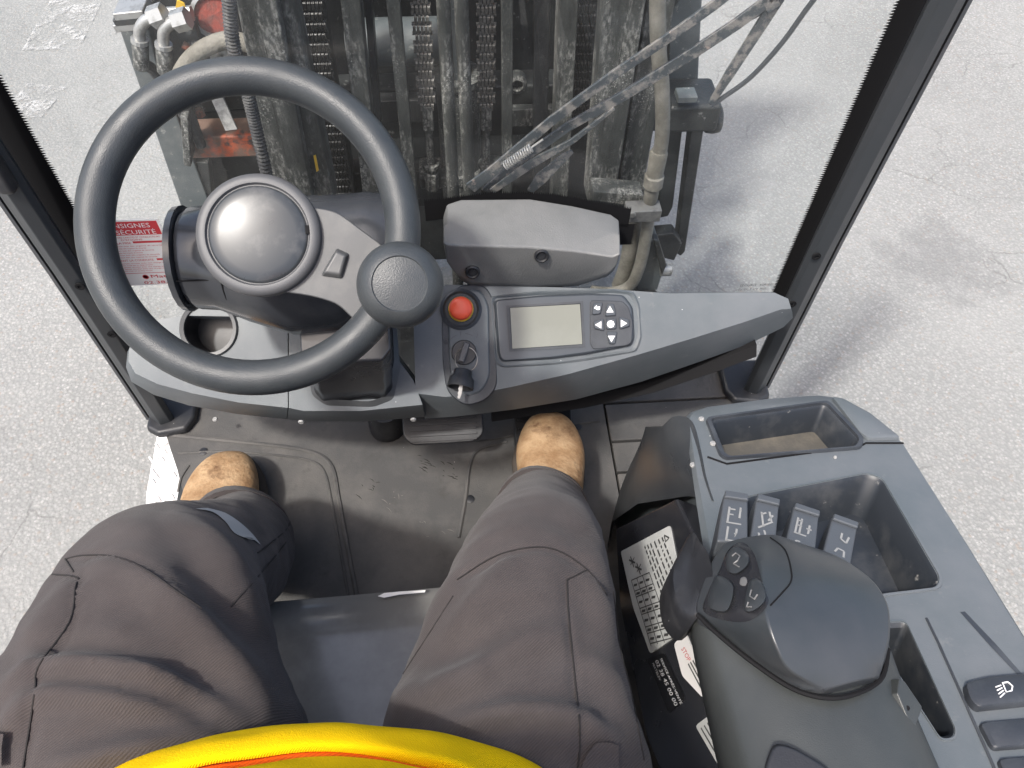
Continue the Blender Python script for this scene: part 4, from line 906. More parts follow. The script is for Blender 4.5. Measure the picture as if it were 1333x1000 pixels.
g = G(); g.tube([onpalm(p.x, p.y, 0.0006)[0] for p in catmull([Vector((*q, 0)) for q in ((1003, 700), (1022, 716), (1030, 742), (1029, 758), (1016, 774), (1003, 788))], 8)], 0.0006, 5); g.obj('palm_seam', 'seal', arm)
seamring = [Z(x, y, z) for (x, y), z in zip([(908, 800), (935, 826), (985, 866), (1040, 900), (1095, 908), (1145, 886), (1156, 845)], [0.524, 0.532, 0.542, 0.548, 0.551, 0.543, 0.534])]
g = G(); g.tube(catmull(seamring, 6), 0.0018, 6); g.obj('palm_gap', 'seal', arm)
# diamond switch on the right flank, dark pad insert
bm_ = section
g = G(); dia = [Z(1158, 884, 0.527), Z(1166, 888, 0.526), Z(1191, 925, 0.521), Z(1178, 962, 0.524), Z(1155, 905, 0.531)]
g.prism(dia, (0.004, 0, 0.006), 0.9); ds = g.obj('side_switch', 'armrest', arm, bevel=0.001)
for x, y in ((1169, 908), (1175, 915), (1181, 922)):
    g = G(); g.lathe([(0.0016, 0), (0.0016, 0.0008), (0.001, 0.0008)], Z(x, y, 0.5315), ZA, 10); g.obj('indicator_dot', 'seal', arm)
ring = [Z(*q, z) for q, z in (((1005, 966), 0.548), ((1030, 972), 0.552), ((1085, 1004), 0.555), ((1120, 1100), 0.558), ((985, 1100), 0.552), ((992, 1000), 0.548))]
g = G(); g.prism(roundpoly(ring, 0.01, 3), (0, 0, 0.004), 0.96); g.obj('arm_pad', 'black', arm, bevel=0.002)

# ---- rocker switches on the console
def rocker(pxs, h, m_, dark=None):
    ring = roundpoly([CPn(*q, 0.0005) for q in pxs], 0.004, 3); g = G()
    g.loft([[p-NC*0.004 for p in inset(ring, -0.0005)], ring, [p+NC*h for p in inset(ring, 0.001)], [p+NC*(h+0.001) for p in inset(ring, 0.003)]]); return g.obj('rocker_switch', m_, P, angle=40)
rk = rocker(((1252, 894), (1285, 885), (1365, 880), (1380, 915), (1268, 927), (1258, 915)), 0.006, 'dash_dark'); rk['label'] = 'rocker switch with a work light symbol'
g = G()
def CL(pxs, w=0.0006): g.tube([CPn(x, y, 0.0078) for x, y in pxs], w, 5)
CL([(1305, 889), (1312, 888), (1318, 893), (1317, 899), (1310, 901), (1305, 889)])
for k in range(4): CL([(1303+k*1.6, 892+k*3.4), (1296+k*2.0, 894.5+k*4.4)], 0.0005)
g.obj('lamp_symbol', 'white', rk)
rocker(((1272, 943), (1370, 935), (1390, 970), (1290, 978)), 0.003, 'dash_dark'); rocker(((1296, 990), (1390, 984), (1410, 1020), (1312, 1028)), 0.003, 'dash_dark')
seam([(1206, 805), (1222, 838), (1290, 990), (1310, 1040)], CPn, con, 0.0012, 'dash_dark')
g = G(); ring = [CPn(*q, 0.0004) for q in ((1250, 797), (1256, 796), (1296, 838), (1340, 888), (1330, 884), (1290, 842))]; g.add(ring, [list(range(6))]); g.obj('moulded_groove', 'dash_dark', con, smooth=False)

# ================================================================== MAST
def vbar(px0, px1, y, w, t, name, m_, ztop=1.5, zbot=-0.35, y0=0, y1=250, wdir=XA, bevel=0.002, par=None, label=None):
    """upright member through two photo points on the plane y"""
    a, b = Y(px0, y0, y), Y(px1, y1, y); d = (a-b)
    p = b+d*((zbot-b.z)/d.z); q = b+d*((ztop-b.z)/d.z)
    g = G(); g.bar(p, q, w, t, wdir); return g.obj(name, m_, par or P, bevel=bevel, label=label)
def channel(px0, px1, y, w, dep, t, name, m_, open_=1, ztop=1.5, zbot=-0.35, label=None):
    """C-shaped mast rail, web facing the driver side, flanges running back"""
    a, b = Y(px0, 0, y), Y(px1, 250, y); x = (a.x+b.x)/2
    prof = [(-w/2, 0), (w/2, 0), (w/2, dep), (w/2-t, dep), (w/2-t, t), (-w/2+t, t), (-w/2+t, dep), (-w/2, dep)]
    g = G(); g.loft([[Vector((x+u, y+v, z)) for u, v in prof] for z in (zbot, ztop)]); return g.obj(name, m_, P, bevel=0.003, label=label)
# back plates of the carriage
g = G(); g.box((0.0, 1.56, 0.55), (0.86, 0.03, 2.0)); g.obj('carriage_back_plate', 'paint_dark', P)
g = G(); g.box((0.0, 1.42, 0.12), (0.9, 0.06, 0.12)); g.obj('carriage_bar', 'paint_dark', P, bevel=0.006)
g = G(); g.box((0.0, 1.42, 0.52), (0.9, 0.06, 0.10)); g.obj('carriage_bar', 'paint_dark', P, bevel=0.006)
g = G(); g.box((0.06, 1.36, -0.03), (0.64, 0.05, 0.1)); g.obj('mast_crossmember', 'steel_dark', P, bevel=0.005)
g = G(); c = Y(495, 55, 1.36); g.tube([c+XA*-0.06, c+XA*0.16], 0.042, 20); g.obj('crossmember_tube', 'paint_slate', P)
g = G(); c = Y(520, 140, 1.34); g.box(c+XA*0.02, (0.16, 0.03, 0.05)); g.obj('mast_bracket', 'steel_dark', P, bevel=0.003)
c = Y(690, 150, 1.34); g = G(); g.box(c, (0.10, 0.02, 0.04)); g.obj('mast_bracket', 'steel', P, bevel=0.003)
c = Y(672, 103, 1.36); g = G(); g.lathe([(0.02, 0), (0.02, 0.02), (0.012, 0.024), (0.01, 0.01)], c, -YA, 18); g.obj('pivot_bush', 'steel', P)
# outer rails
def slab(pxs, y, t, name, m_, label=None, bevel=0.003):
    g = G(); g.prism([Y(x, y_, y) for x, y_ in pxs], (0, t, 0)); return g.obj(name, m_, P, bevel=bevel, label=label)
# left outer rail: two dusty flanges with a step between them
slab(((282, -120), (338, -120), (408, 262), (360, 262)), 1.10, 0.05, 'outer_mast_rail', 'steel', 'dusty left outer mast rail')
slab(((335, -120), (358, -120), (437, 268), (409, 268)), 1.125, 0.06, 'rail_flange', 'steel')
slab(((350, -120), (395, -120), (470, 290), (432, 290)), 1.31, 0.05, 'inner_mast_rail', 'steel_dark')
# right outer rail
slab(((795, -120), (860, -120), (800, 262), (764, 262)), 1.12, 0.05, 'outer_mast_rail', 'steel', 'dusty right outer mast rail')
slab(((862, -120), (900, -120), (832, 280), (800, 275)), 1.15, 0.06, 'rail_flange', 'steel')
slab(((740, -120), (795, -120), (772, 262), (735, 262)), 1.33, 0.04, 'inner_mast_rail', 'steel_dark')
# inner uprights, tubes
vbar(458, 484, 1.20, 0.030, 0.05, 'inner_mast_rail', 'steel')
vbar(480, 500, 1.24, 0.012, 0.04, 'rail_flange', 'steel_dark')
vbar(512, 536, 1.22, 0.022, 0.02, 'hydraulic_pipe', 'steel')
vbar(660, 660, 1.22, 0.019, 0.02, 'hydraulic_pipe', 'steel')
vbar(705, 702, 1.25, 0.026, 0.03, 'hydraulic_pipe', 'steel_dark')
vbar(738, 727, 1.20, 0.030, 0.05, 'inner_mast_rail', 'steel')
for a_, b_ in ((577, 590), (600, 611)):
    p, q = Y(a_, 0, 1.19), Y(b_, 250, 1.19); d = p-q
    g = G(); g.tube([q-d*1.1, q, p, p+d*1.8], 0.0115, 14); g.obj('lift_hose', 'steel', P, angle=60)
# lift cylinder
a, b = Y(594, 95, 1.30), Y(600, 215, 1.30)
g = G(); g.lathe([(0.041, -0.36), (0.041, -0.015), (0.046, -0.012), (0.046, 0.0), (0.03, 0.003), (0.026, -0.004)], Vector((a.x+0.002, 1.30, a.z)), ZA, 36)
cyl = g.obj('lift_cylinder', 'steel', P, label='grey free lift cylinder between the chains')
g = G(); g.tube([Vector((a.x, 1.30, a.z-0.02)), Vector((a.x, 1.30, 1.4))], 0.018, 18); g.obj('piston_rod', 'paint_slate', cyl)
c = Y(600, 222, 1.28); g = G(); g.box((c.x, 1.29, c.z-0.012), (0.17, 0.07, 0.03)); g.obj('anchor_block', 'steel', P, bevel=0.006)

# chains: parts of the truck with each link a sub-part
def chain(px0, px1, y, yend, w, pitch, m_, plates=4, ztop=0.62):
    a, b = Y(px0, 0, y), Y(px1, yend, y); d = (a-b).normalized()
    ch = empty('lift_chain', b, parent=P)
    # prototype link: plates and pins
    def link(odd):
        g = G(); n = plates+(1 if odd else 0)
        for k in range(n):
            off = (k-(n-1)/2)*(w/(plates+0.6)); hl = pitch*0.55
            ring = []
            for t in range(10):
                an = 2*math.pi*t/10
                ring.append(b+XA*(off-0.36*w/(plates+0.6))+d*(hl*math.sin(an))+YA*(pitch*0.46*math.cos(an)*(1.0 if abs(math.sin(an)) > 0.5 else 0.82)))
            g.prism(ring, XA*(0.72*w/(plates+0.6)))
        g.tube([b-XA*w*0.56+d*pitch*0.5, b+XA*w*0.56+d*pitch*0.5], pitch*0.2, 8)
        return g
    protos = [link(0).obj('chain_link', m_, ch, angle=30), link(1).obj('chain_link', m_, ch, angle=30)]
    for pr in protos: pr['_k'] = 0; del pr['_k']
    copy_part_first = [False, False]
    n = int((ztop-b.z)/(pitch*d.z))
    protos[1].location += d*pitch; 
    for i in range(2, n):
        src = protos[i % 2]; c_ = src.copy(); COL.objects.link(c_); c_.parent = ch
        base = protos[i % 2].location; c_.location = base+d*(pitch*(i-(i % 2)))
    return b, d
for px0, px1 in ((547, 556), (633, 633)):
    b, d = chain(px0, px1, 1.25, 138, 0.030, 0.0165, 'chain_steel')
    g = G(); g.bar(b-d*0.05, b+d*0.002, 0.020, 0.014); anc = g.obj('chain_anchor', 'steel', P, bevel=0.002)
    g = G(); g.tube([b-d*0.04, b-d*0.13], 0.0075, 12); g.obj('threaded_rod', 'steel', anc)
    g = G(); g.lathe([(0.014, -0.19), (0.014, -0.17), (0.016, -0.168), (0.016, -0.15), (0.012, -0.148), (0.012, -0.135)], b, d, 6); g.lathe([(0.017, -0.135), (0.017, -0.128)], b, d, 18); g.obj('lock_nut', 'steel', anc, smooth=False)
chain(404, 446, 1.235, 262, 0.036, 0.0175, 'chain_dark', 5)
chain(764, 752, 1.27, 150, 0.034, 0.0175, 'chain_dark', 5)

# corrugated hose on the left
g = G(); pts = catmull([Y(x, y, 1.05) for x, y in ((292, -60), (298, 0), (304, 60), (322, 120), (334, 170), (348, 232), (356, 290))], 26)
g.tube(pts, [0.0105 if i % 2 else 0.0085 for i in range(len(pts))], 10); g.obj('corrugated_hose', 'hose', P)

# ---- side shift block at the left with fittings
slab(((152, 30), (190, 20), (204, 80), (272, 262), (290, 300), (246, 300)), 1.20, 0.05, 'side_plate', 'paint_slate', 'slate grey side plate left of the mast')
slab(((196, -10), (318, -30), (330, 90), (345, 140), (228, 150), (200, 60)), 1.24, 0.06, 'side_shift_block', 'paint_dark')
slab(((228, 150), (345, 140), (372, 300), (290, 300)), 1.27, 0.05, 'side_shift_block', 'paint_dark')
g = G(); 
p1, p2 = Y(240, 180, 1.165), Y(336, 176, 1.165); zt_ = (p1.z+p2.z)/2; yb_ = Z(285, 153, zt_).y; zl_ = Y(285, 206, 1.165).z
g.box(((p1.x+p2.x)/2, (1.165+yb_)/2, (zt_+zl_)/2), (p2.x-p1.x, yb_-1.165, zt_-zl_)); g.obj('cross_beam', 'orange_worn', P, bevel=0.004, label='rusty cross beam with worn orange paint')
vbar(243, 247, 1.15, 0.012, 0.05, 'beam_bracket', 'steel', ztop=Y(240, 140, 1.15).z, zbot=Y(248, 205, 1.15).z, y0=140, y1=205)
g = G(); p = Y(285, 138, 1.14); g.bar(p+ZA*0.03, p-ZA*0.045+XA*0.008, 0.02, 0.004); g.obj('white_tag', 'paintmark', P)
for q in ((262, 152), (292, 152)):
    g = G(); g.lathe([(0.008, 0), (0.008, 0.01), (0.005, 0.014)], Y(*q, 1.17)+ZA*0.002, ZA, 6); g.obj('hex_bolt', 'orange_worn', P, smooth=False)
vbar(262, 272, 1.22, 0.03, 0.03, 'guard_bar', 'paint_dark', ztop=Y(250, 205, 1.22).z, zbot=-0.3, y0=205, y1=290)
# red disc: end of a tube
c = Y(277, 20, 1.18)
ax = Vector((0.15, -0.75, 0.3)).normalized()
g = G(); g.lathe([(0.033, -0.12), (0.033, 0), (0.027, 0.001), (0.0268, -0.006)], c, ax, 30, caps=False); pe = g.obj('cylinder_end', 'zinc', P, label='pale tube end with a red painted face')
g = G(); g.lathe([(0.027, -0.008), (0.027, -0.005), (0.001, -0.005)], c, ax, 28); g.obj('end_face', 'red_disc', pe)
# white bars of the carriage at top left
for y_, m_ in ((12, 'zinc'), (20, 'paint_dark'), (27, 'zinc')):
    p, q = Y(153, y_, 1.19), Y(192, y_-4, 1.19); g = G(); g.bar(p, q, 0.012, 0.05, ZA); g.obj('carriage_edge', m_, P, bevel=0.002)
def elbow(pxs, y, r, hose_px):
    e = empty('hydraulic_fitting', Y(*pxs[0], y), parent=P)
    pts = catmull([Y(x, yy, y+dy) for x, yy, dy in pxs_dy(pxs)], 6)
    g = G(); g.tube(pts, r, 12); g.obj('elbow_pipe', 'zinc', e, angle=60)
    k = pts[-1]; dn = (pts[-1]-pts[-2]).normalized()
    g = G(); g.lathe([(r*1.5, 0), (r*1.55, 0.006), (r*1.3, 0.008)], k-dn*0.002, dn, 14); g.lathe([(r*1.9, -0.006), (r*1.9, 0.016)], pts[0], (pts[0]-pts[1]).normalized(), 6); g.obj('hex_nut', 'zinc', e, smooth=False)
    g = G(); g.lathe([(r*1.35, 0.006), (r*1.45, 0.01), (r*1.4, 0.045), (r*1.2, 0.048)], k, dn, 14); g.obj('crimp_ferrule', 'steel', e)
    hp = [k+dn*0.04]+[Y(x, yy, y+0.02) for x, yy in hose_px]; g = G(); g.tube(catmull(hp, 6), r*1.05, 10); g.obj('hydraulic_hose', 'hose', e)
def pxs_dy(pxs): return [(x, y, 0.0) for x, y in pxs]
elbow([(202, 22), (190, 27), (182, 38), (182, 52)], 1.14, 0.0085, [(198, 90), (215, 112), (240, 150)])
elbow([(232, 27), (221, 31), (213, 42), (213, 58)], 1.13, 0.0085, [(222, 95), (236, 120), (262, 190)])
g = G(); g.tube([Y(218, 20, 1.16), Y(250, 18, 1.16)], 0.012, 6); g.obj('adapter', 'zinc', P, smooth=False)
g = G(); g.tube([Y(236, 45, 1.17), Y(262, 42, 1.17)], 0.022, 12); g.obj('valve_body', 'paint_dark', P)
g = G(); g.tube([Y(243, 62, 1.15), Y(262, 60, 1.15)], 0.012, 8); g.obj('valve_body', 'steel', P)
g = G(); g.tube([Y(238, 58, 1.14), Y(248, 64, 1.14)], 0.006, 8); g.obj('red_plug', 'orange_worn', P)
c = Y(233, 9, 1.16); g = G(); g.prism(roundpoly([c+Vector(q) for q in ((-0.008, 0, -0.006), (0.006, 0, -0.008), (0.01, 0, 0.004), (0, 0, 0.01))], 0.003), YA*0.003); g.obj('orange_tag', 'yellow', P)
g = G(); g.tube(catmull([Y(x, y, 1.12) for x, y in ((228, 110), (244, 82), (268, 62), (300, 52), (330, 60))], 8), 0.013, 12); g.obj('hydraulic_hose', 'hose_dusty', P)
for q in ((285, 73), (296, 65)):
    g = G(); g.box(Y(*q, 1.15), (0.024, 0.02, 0.024)); g.obj('clamp_block', 'zinc', P, bevel=0.003)

# ---- right of the mast: thick hose, clamp, pipe, guard arm
g = G(); pts = catmull([Y(x, y, 1.04) for x, y in ((858, -40), (856, 0), (857, 60), (862, 120), (862, 175), (856, 215), (850, 245))], 8)
g.tube(pts, 0.0118, 14); hz = g.obj('hydraulic_hose', 'hose_dusty', P, label='thick dusty hose right of the mast')
g = G(); a, b = Y(858, 196, 1.04), Y(846, 262, 1.04); ax = (a-b).normalized(); L0 = (a-b).length
g.lathe([(0.011, 0), (0.013, 0.004), (0.013, L0*0.3), (0.017, L0*0.32), (0.017, L0*0.52), (0.0145, L0*0.55), (0.0155, L0*0.95), (0.013, L0)], b, ax, 14); g.obj('crimp_ferrule', 'hose_dusty', hz)
g = G(); g.tube(catmull([Y(x, y, 1.04) for x, y in ((847, 258), (842, 300), (833, 345), (820, 372), (795, 381), (770, 379))], 8), 0.0115, 12); g.obj('steel_pipe', 'hose_dusty', P)
g = G(); g.tube(catmull([Y(x, y, 1.07) for x, y in ((828, 268), (824, 300), (816, 345), (806, 372))], 8), 0.016, 12); g.obj('steel_pipe', 'hose_dusty', P)
c = Y(842, 275, 1.03); g = G(); g.box(c+XA*-0.008, (0.062, 0.03, 0.026)); g.lathe([(0.007, 0), (0.007, 0.004)], Y(823, 279, 1.01), -YA, 6); g.obj('hose_clamp', 'grey_tube', P, bevel=0.006)
slab(((772, 249), (838, 254), (836, 272), (800, 266), (771, 262)), 1.06, 0.04, 'clamp_bracket', 'steel')
slab(((824, 258), (838, 245), (848, 256), (838, 282)), 1.09, 0.03, 'clamp_bracket', 'steel')
slab(((872, 20), (896, -20), (915, -20), (908, 122), (870, 122)), 1.24, 0.06, 'guard_post', 'paint_slate')
slab(((868, 142), (892, 142), (876, 270), (870, 282), (856, 285)), 1.17, 0.05, 'guard_arm', 'paint_dark')
g = G(); c = Y(901, 150, 1.16); g.box(c+Vector((0.0, 0.03, 0)), (0.095, 0.09, 0.055)); g.obj('pivot_block', 'paint_dark', P, bevel=0.008, label='black pivot block right of the mast')
g = G(); g.lathe([(0.024, -0.012), (0.026, 0), (0.024, 0.012), (0.01, 0.014)], Y(928, 155, 1.18), XA, 20); g.obj('pivot_pin', 'paint_dark', P)
g = G(); c = Y(893, 124, 1.15); g.box(c, (0.034, 0.03, 0.012)); g.obj('spacer', 'paint_slate', P, bevel=0.002)
slab(((900, 165), (917, 165), (892, 328), (886, 334), (872, 325), (882, 310)), 1.15, 0.03, 'guard_strip', 'paint_dark', 'black upright guard strip right of the mast')
slab(((846, 307), (878, 304), (888, 318), (878, 340), (862, 336)), 1.12, 0.03, 'guard_foot', 'paint_dark')
slab(((842, 316), (856, 312), (866, 345), (856, 378), (828, 384), (832, 340)), 1.06, 0.05, 'hinge_plate', 'paint_slate')
slab(((850, 312), (858, 314), (868, 346), (862, 360), (858, 345)), 1.035, 0.02, 'hinge_strap', 'paint_dark')
g = G(); g.lathe([(0.012, 0), (0.012, 0.02), (0.006, 0.024)], Y(860, 352, 1.05), XA, 16); g.obj('hinge_pin', 'zinc', P)
# yellow paint mark on the left rail
g = G(); c = Y(411, 212, 1.121); g.prism([Y(x, y, 1.1215) for x, y in ((408, 203), (411, 202), (415, 222), (412, 224))], YA*0.001); g.obj('paint_mark', 'yellow', P, smooth=False)

# ---- windscreen wiper: parallel arms, spring, blade
wy = WY+0.012
wip = empty('wiper', Y(625, 240, wy), parent=P, label='dusty parallel arm windscreen wiper crossing the mast')
def wp(x, y, dy=0): return Y(x, y, wy+dy)
def flat(path, w, t, name, m_, dy=0):
    pts = [wp(x, y, dy) for x, y in path]; g = G(); rings = []
    for i, p in enumerate(pts):
        d = (pts[min(i+1, len(pts)-1)]-pts[max(i-1, 0)]).normalized(); s_ = d.cross(YA).normalized(); ww = w[i] if isinstance(w, list) else w
        rings.append([p-s_*ww/2, p+s_*ww/2, p+s_*ww/2*0.8+YA*t, p-s_*ww/2*0.8+YA*t])
    g.loft(rings); return g.obj(name, m_, wip, bevel=0.001)
flat([(612, 246), (640, 225), (720, 157), (800, 98), (880, 44), (930, 8), (985, -35)], [0.018, 0.016, 0.013, 0.012, 0.012, 0.012, 0.012], 0.006, 'wiper_arm', 'wiper')
flat([(632, 250), (680, 208), (740, 166), (815, 124), (900, 72), (960, 32), (1010, -5), (1040, -28)], [0.013, 0.013, 0.013, 0.014, 0.015, 0.015, 0.015, 0.015], 0.006, 'wiper_arm', 'wiper', 0.008)
flat([(640, 250), (690, 215), (745, 185), (800, 142)], [0.010, 0.014, 0.008, 0.004], 0.005, 'arm_stiffener', 'wiper', 0.004)
flat([(690, 250), (705, 232), (735, 205), (745, 198)], [0.01, 0.02, 0.012, 0.006], 0.004, 'arm_stiffener', 'wiper', 0.012)
a, b = wp(656, 217, -0.006), wp(692, 192, -0.006); d = b-a; n1 = d.cross(YA).normalized()
g = G(); g.tube([a+d*(i/110)+n1*(0.0055*math.cos(i*0.75))+YA*(0.0055*math.sin(i*0.75)) for i in range(111)], 0.0011, 5); g.obj('tension_spring', 'spring', wip)
g = G(); g.tube([b, b+d*0.4], 0.0015, 6); g.obj('spring_hook', 'spring', wip)
flat([(1050, -60), (1018, -8), (990, 36), (950, 98), (926, 136)], [0.016, 0.016, 0.015, 0.013, 0.008], 0.006, 'wiper_blade', 'wiper', 0.012)
flat([(995, 10), (1012, -2)], 0.02, 0.01, 'blade_joint', 'wiper', 0.008)
g = G(); g.tube(catmull([wp(x, y, 0.014) for x, y in ((1075, -20), (1050, 12), (1018, 56), (978, 100), (940, 128), (926, 138))], 8), 0.0032, 6); g.obj('blade_rubber', 'rubber', wip)
g = G(); g.tube(catmull([wp(x, y, 0.017) for x, y in ((1012, 0), (980, 22), (955, 30))], 6), 0.003, 6); g.obj('washer_hose', 'rubber', wip)

# ================================================================== KEYS
KS = empty('key_set', ic+ND*0.016, 'steel key ring with a black fob and key hanging from the key switch', 'keys')
rc = DPn(607, 468, 0.016)
k1 = (aN*0.98+ND*0.2).normalized(); k2 = (bN*0.95+ND*0.05).normalized()
g = G(); g.tube([rc+k1*(0.0148*math.cos(t))+k2*(0.0160*math.sin(t)) for t in [2*math.pi*i/36 for i in range(36)]], 0.0007, 6, loop=True); g.obj('split_ring', 'key_metal', KS)
fa, fb = DPn(603, 482, 0.020), DPn(599, 505, 0.026)
ax = (fb-fa).normalized(); LL = (fb-fa).length
g = G(); g.lathe([(0.011, 0), (0.0122, 0.002), (0.0122, LL*0.3), (0.0165, LL*0.5), (0.0175, LL), (0.0155, LL), (0.014, LL*0.6)], fa, ax, 24, caps=False); g.lathe([(0.012, LL*0.2), (0.001, LL*0.2)], fa, ax, 16); g.obj('key_fob', 'black', KS, angle=50)
e0, e1 = fa+ax*(LL*0.2), DPn(597, 521, 0.024)
dv = (e1-e0).normalized(); sd = dv.cross(ND).normalized(); nn = sd.cross(dv)
g = G(); Lk = (e1-e0).length
out = [(-0.0026, 0), (-0.0026, 0.78), (-0.0012, 0.94), (0.0012, 0.94), (0.0022, 0.88), (0.0014, 0.82), (0.0026, 0.74), (0.0016, 0.66), (0.0026, 0.58), (0.0018, 0.48), (0.0026, 0.4), (0.0026, 0)]
g.prism([e0+sd*x+dv*(y*Lk) for x, y in out], nn*0.002); g.obj('key_blade', 'key_metal', KS, smooth=False)

# ================================================================== PERSON
PS = empty('person', (-0.1, -0.1, 0.0), 'driver in dark work trousers, tan boots and a yellow and orange hi-vis vest', 'person')
def leg_rings(st, n=36):
    """st: (centre, half width across, half height) ; rings square to the path"""
    cs = catmull([s[0] for s in st], 6); k = []
    for i in range(len(st)-1):
        for j in range(6):
            t = j/6; k.append((st[i][1]*(1-t)+st[i+1][1]*t, st[i][2]*(1-t)+st[i+1][2]*t))
    k.append((st[-1][1], st[-1][2])); rings = []
    for i, c in enumerate(cs):
        d = (cs[min(i+1, len(cs)-1)]-cs[max(i-1, 0)]).normalized(); a = (XA-d*XA.dot(d)).normalized(); b = a.cross(d)
        rings.append([c+a*(k[i][0]*math.cos(t))+b*(k[i][1]*math.sin(t)) for t in [2*math.pi*q/n for q in range(n)]])
    return rings
def S_(l, r, y, z, h):
    a, b = Z(l, y, z), Z(r, y, z); return ((a+b)/2, (b-a).length/2*0.97, h)
right = [(Vector((0.02, -0.16, 0.44)), 0.11, 0.10), S_(488, 852, 1010, 0.45, 0.095), S_(510, 832, 915, 0.452, 0.088), S_(538, 816, 850, 0.455, 0.08), S_(566, 806, 795, 0.452, 0.074),
         (Z(694, 755, 0.440), 0.069, 0.066), (Z(700, 722, 0.405), 0.066, 0.062), (Z(703, 700, 0.33), 0.061, 0.060), (Z(704, 682, 0.23), 0.060, 0.060), (Z(704, 672, 0.14), 0.062, 0.064), (Z(703, 670, 0.09), 0.063, 0.066)]
left = [(Vector((-0.22, -0.16, 0.45)), 0.12, 0.10), S_(-70, 405, 1010, 0.47, 0.10), S_(-30, 388, 925, 0.472, 0.096), S_(8, 366, 870, 0.472, 0.09), S_(45, 352, 815, 0.465, 0.084),
        (Z(205, 775, 0.448), 0.086, 0.074), (Z(236, 752, 0.395), 0.078, 0.070), (Z(284, 735, 0.30), 0.072, 0.070), (Z(306, 718, 0.21), 0.068, 0.066), (Z(308, 704, 0.14), 0.066, 0.066), (Z(306, 700, 0.10), 0.064, 0.068)]
g = G(); g.loft(leg_rings(right)); g.loft(leg_rings(left))
pel = [[Vector((-0.1+0.2*sx_*math.cos(t), -0.2+y_*1.0, 0.46+0.12*sx_*math.sin(t))) for t in [2*math.pi*k/32 for k in range(32)]] for sx_, y_ in ((0.7, -0.1), (1.0, -0.04), (1.02, 0.06), (0.85, 0.14))]
g.loft(pel)
tmp = g.obj('tmp', 'trouser', angle=180)
rm = tmp.modifiers.new('r', 'REMESH'); rm.mode = 'VOXEL'; rm.voxel_size = 0.0052
smm = tmp.modifiers.new('s', 'SMOOTH'); smm.iterations = 10; smm.factor = 0.6
dg = bpy.context.evaluated_depsgraph_get(); me = bpy.data.meshes.new_from_object(tmp.evaluated_get(dg)); off0 = tmp.location.copy(); bpy.data.objects.remove(tmp)
nv = len(me.vertices); V = np.empty(nv*3); me.vertices.foreach_get('co', V); V = V.reshape(-1, 3)+np.array(off0)
Nn = np.empty(nv*3); me.vertices.foreach_get('normal', Nn); Nn = Nn.reshape(-1, 3)
camv = np.array(CAM); q = V-camv; dep = q@np.array(cD); PX = CX+FPX*(q@np.array(cR))/dep; PY = CY-FPX*(q@np.array(cU))/dep
facing = np.clip(-(Nn*q).sum(1)/np.linalg.norm(q, axis=1)*2.2, 0, 1)
def polydist(pts):
    best = np.full(nv, 1e9); tt = np.zeros(nv); tot = len(pts)-1
    for i in range(tot):
        a = np.array(pts[i], float); b = np.array(pts[i+1], float); ab = b-a
        t = np.clip(((PX-a[0])*ab[0]+(PY-a[1])*ab[1])/(ab@ab), 0, 1)
        d = np.hypot(PX-a[0]-t*ab[0], PY-a[1]-t*ab[1]); k = d < best; best[k] = d[k]; tt[k] = (i+t[k])/tot
    return best, tt
def smoothpx(pts): return [(p.x, p.y) for p in catmull([Vector((x, y, 0)) for x, y in pts], 5)]
folds = [  # photo polyline of the crest, width px, height m
    ([(0, 905), (45, 868), (110, 866), (190, 878), (260, 905), (325, 945)], 13, 0.0085), ([(0, 960), (40, 908), (110, 903), (190, 918), (260, 940)], 12, 0.007),
    ([(110, 728), (170, 740), (230, 785), (290, 850), (330, 900), (350, 950)], 24, 0.008), ([(215, 665), (275, 700), (320, 770), (345, 830)], 22, 0.006), ([(290, 668), (330, 700), (352, 745)], 14, 0.006),
    ([(60, 1000), (120, 985), (200, 968), (290, 950)], 14, 0.006), ([(120, 668), (180, 690), (240, 740)], 26, 0.004), ([(20, 860), (60, 800), (95, 745)], 20, 0.005),
    ([(560, 900), (620, 868), (700, 830), (740, 825)], 18, 0.005), ([(565, 945), (640, 930), (700, 927), (760, 938), (810, 968)], 14, 0.0085), ([(470, 925), (560, 900), (640, 870)], 22, 0.005),
    ([(520, 850), (580, 760), (640, 670)], 14, 0.005), ([(550, 870), (610, 790), (670, 720)], 20, 0.004), ([(740, 640), (775, 690), (795, 750)], 14, 0.006), ([(755, 700), (790, 790), (805, 860)], 16, 0.004),
    ([(690, 640), (730, 655), (765, 690)], 18, 0.004), ([(760, 850), (800, 890), (830, 950)], 16, 0.005), ([(600, 1000), (700, 960), (790, 985)], 16, 0.004), ([(345, 660), (360, 700), (345, 770)], 12, 0.006), ([(300, 655), (350, 690)], 10, 0.004)]
disp = np.zeros(nv)
for pts, w, h in folds:
    d_, t_ = polydist(smoothpx(pts)); env = np.sin(np.pi*np.clip(t_, 0, 1))**0.6
    disp += env**1.2*h*1.3*(np.exp(-(d_/w)**2)-0.35*np.exp(-((d_-w*2.0)/(w*1.1))**2))*facing
crs = [([(68, 748), (100, 752), (98, 765), (90, 810), (50, 868), (45, 905), (30, 1000)], 4, -0.0025), ([(85, 728), (110, 723), (150, 725), (190, 742), (230, 770), (262, 792)], 5, -0.003),
       ([(595, 755), (650, 722), (712, 713), (760, 738), (790, 775)], 5, -0.003), ([(738, 755), (740, 800), (748, 880), (755, 960), (752, 1000)], 4, -0.002)]
for pts, w, h in crs:
    d_, t_ = polydist(smoothpx(pts)); disp += h*np.exp(-(d_/w)**2)*facing
nz = np.array([noise.noise(Vector(p)*11)+0.5*noise.noise(Vector(p)*26+Vector((5, 3, 1))) for p in V])
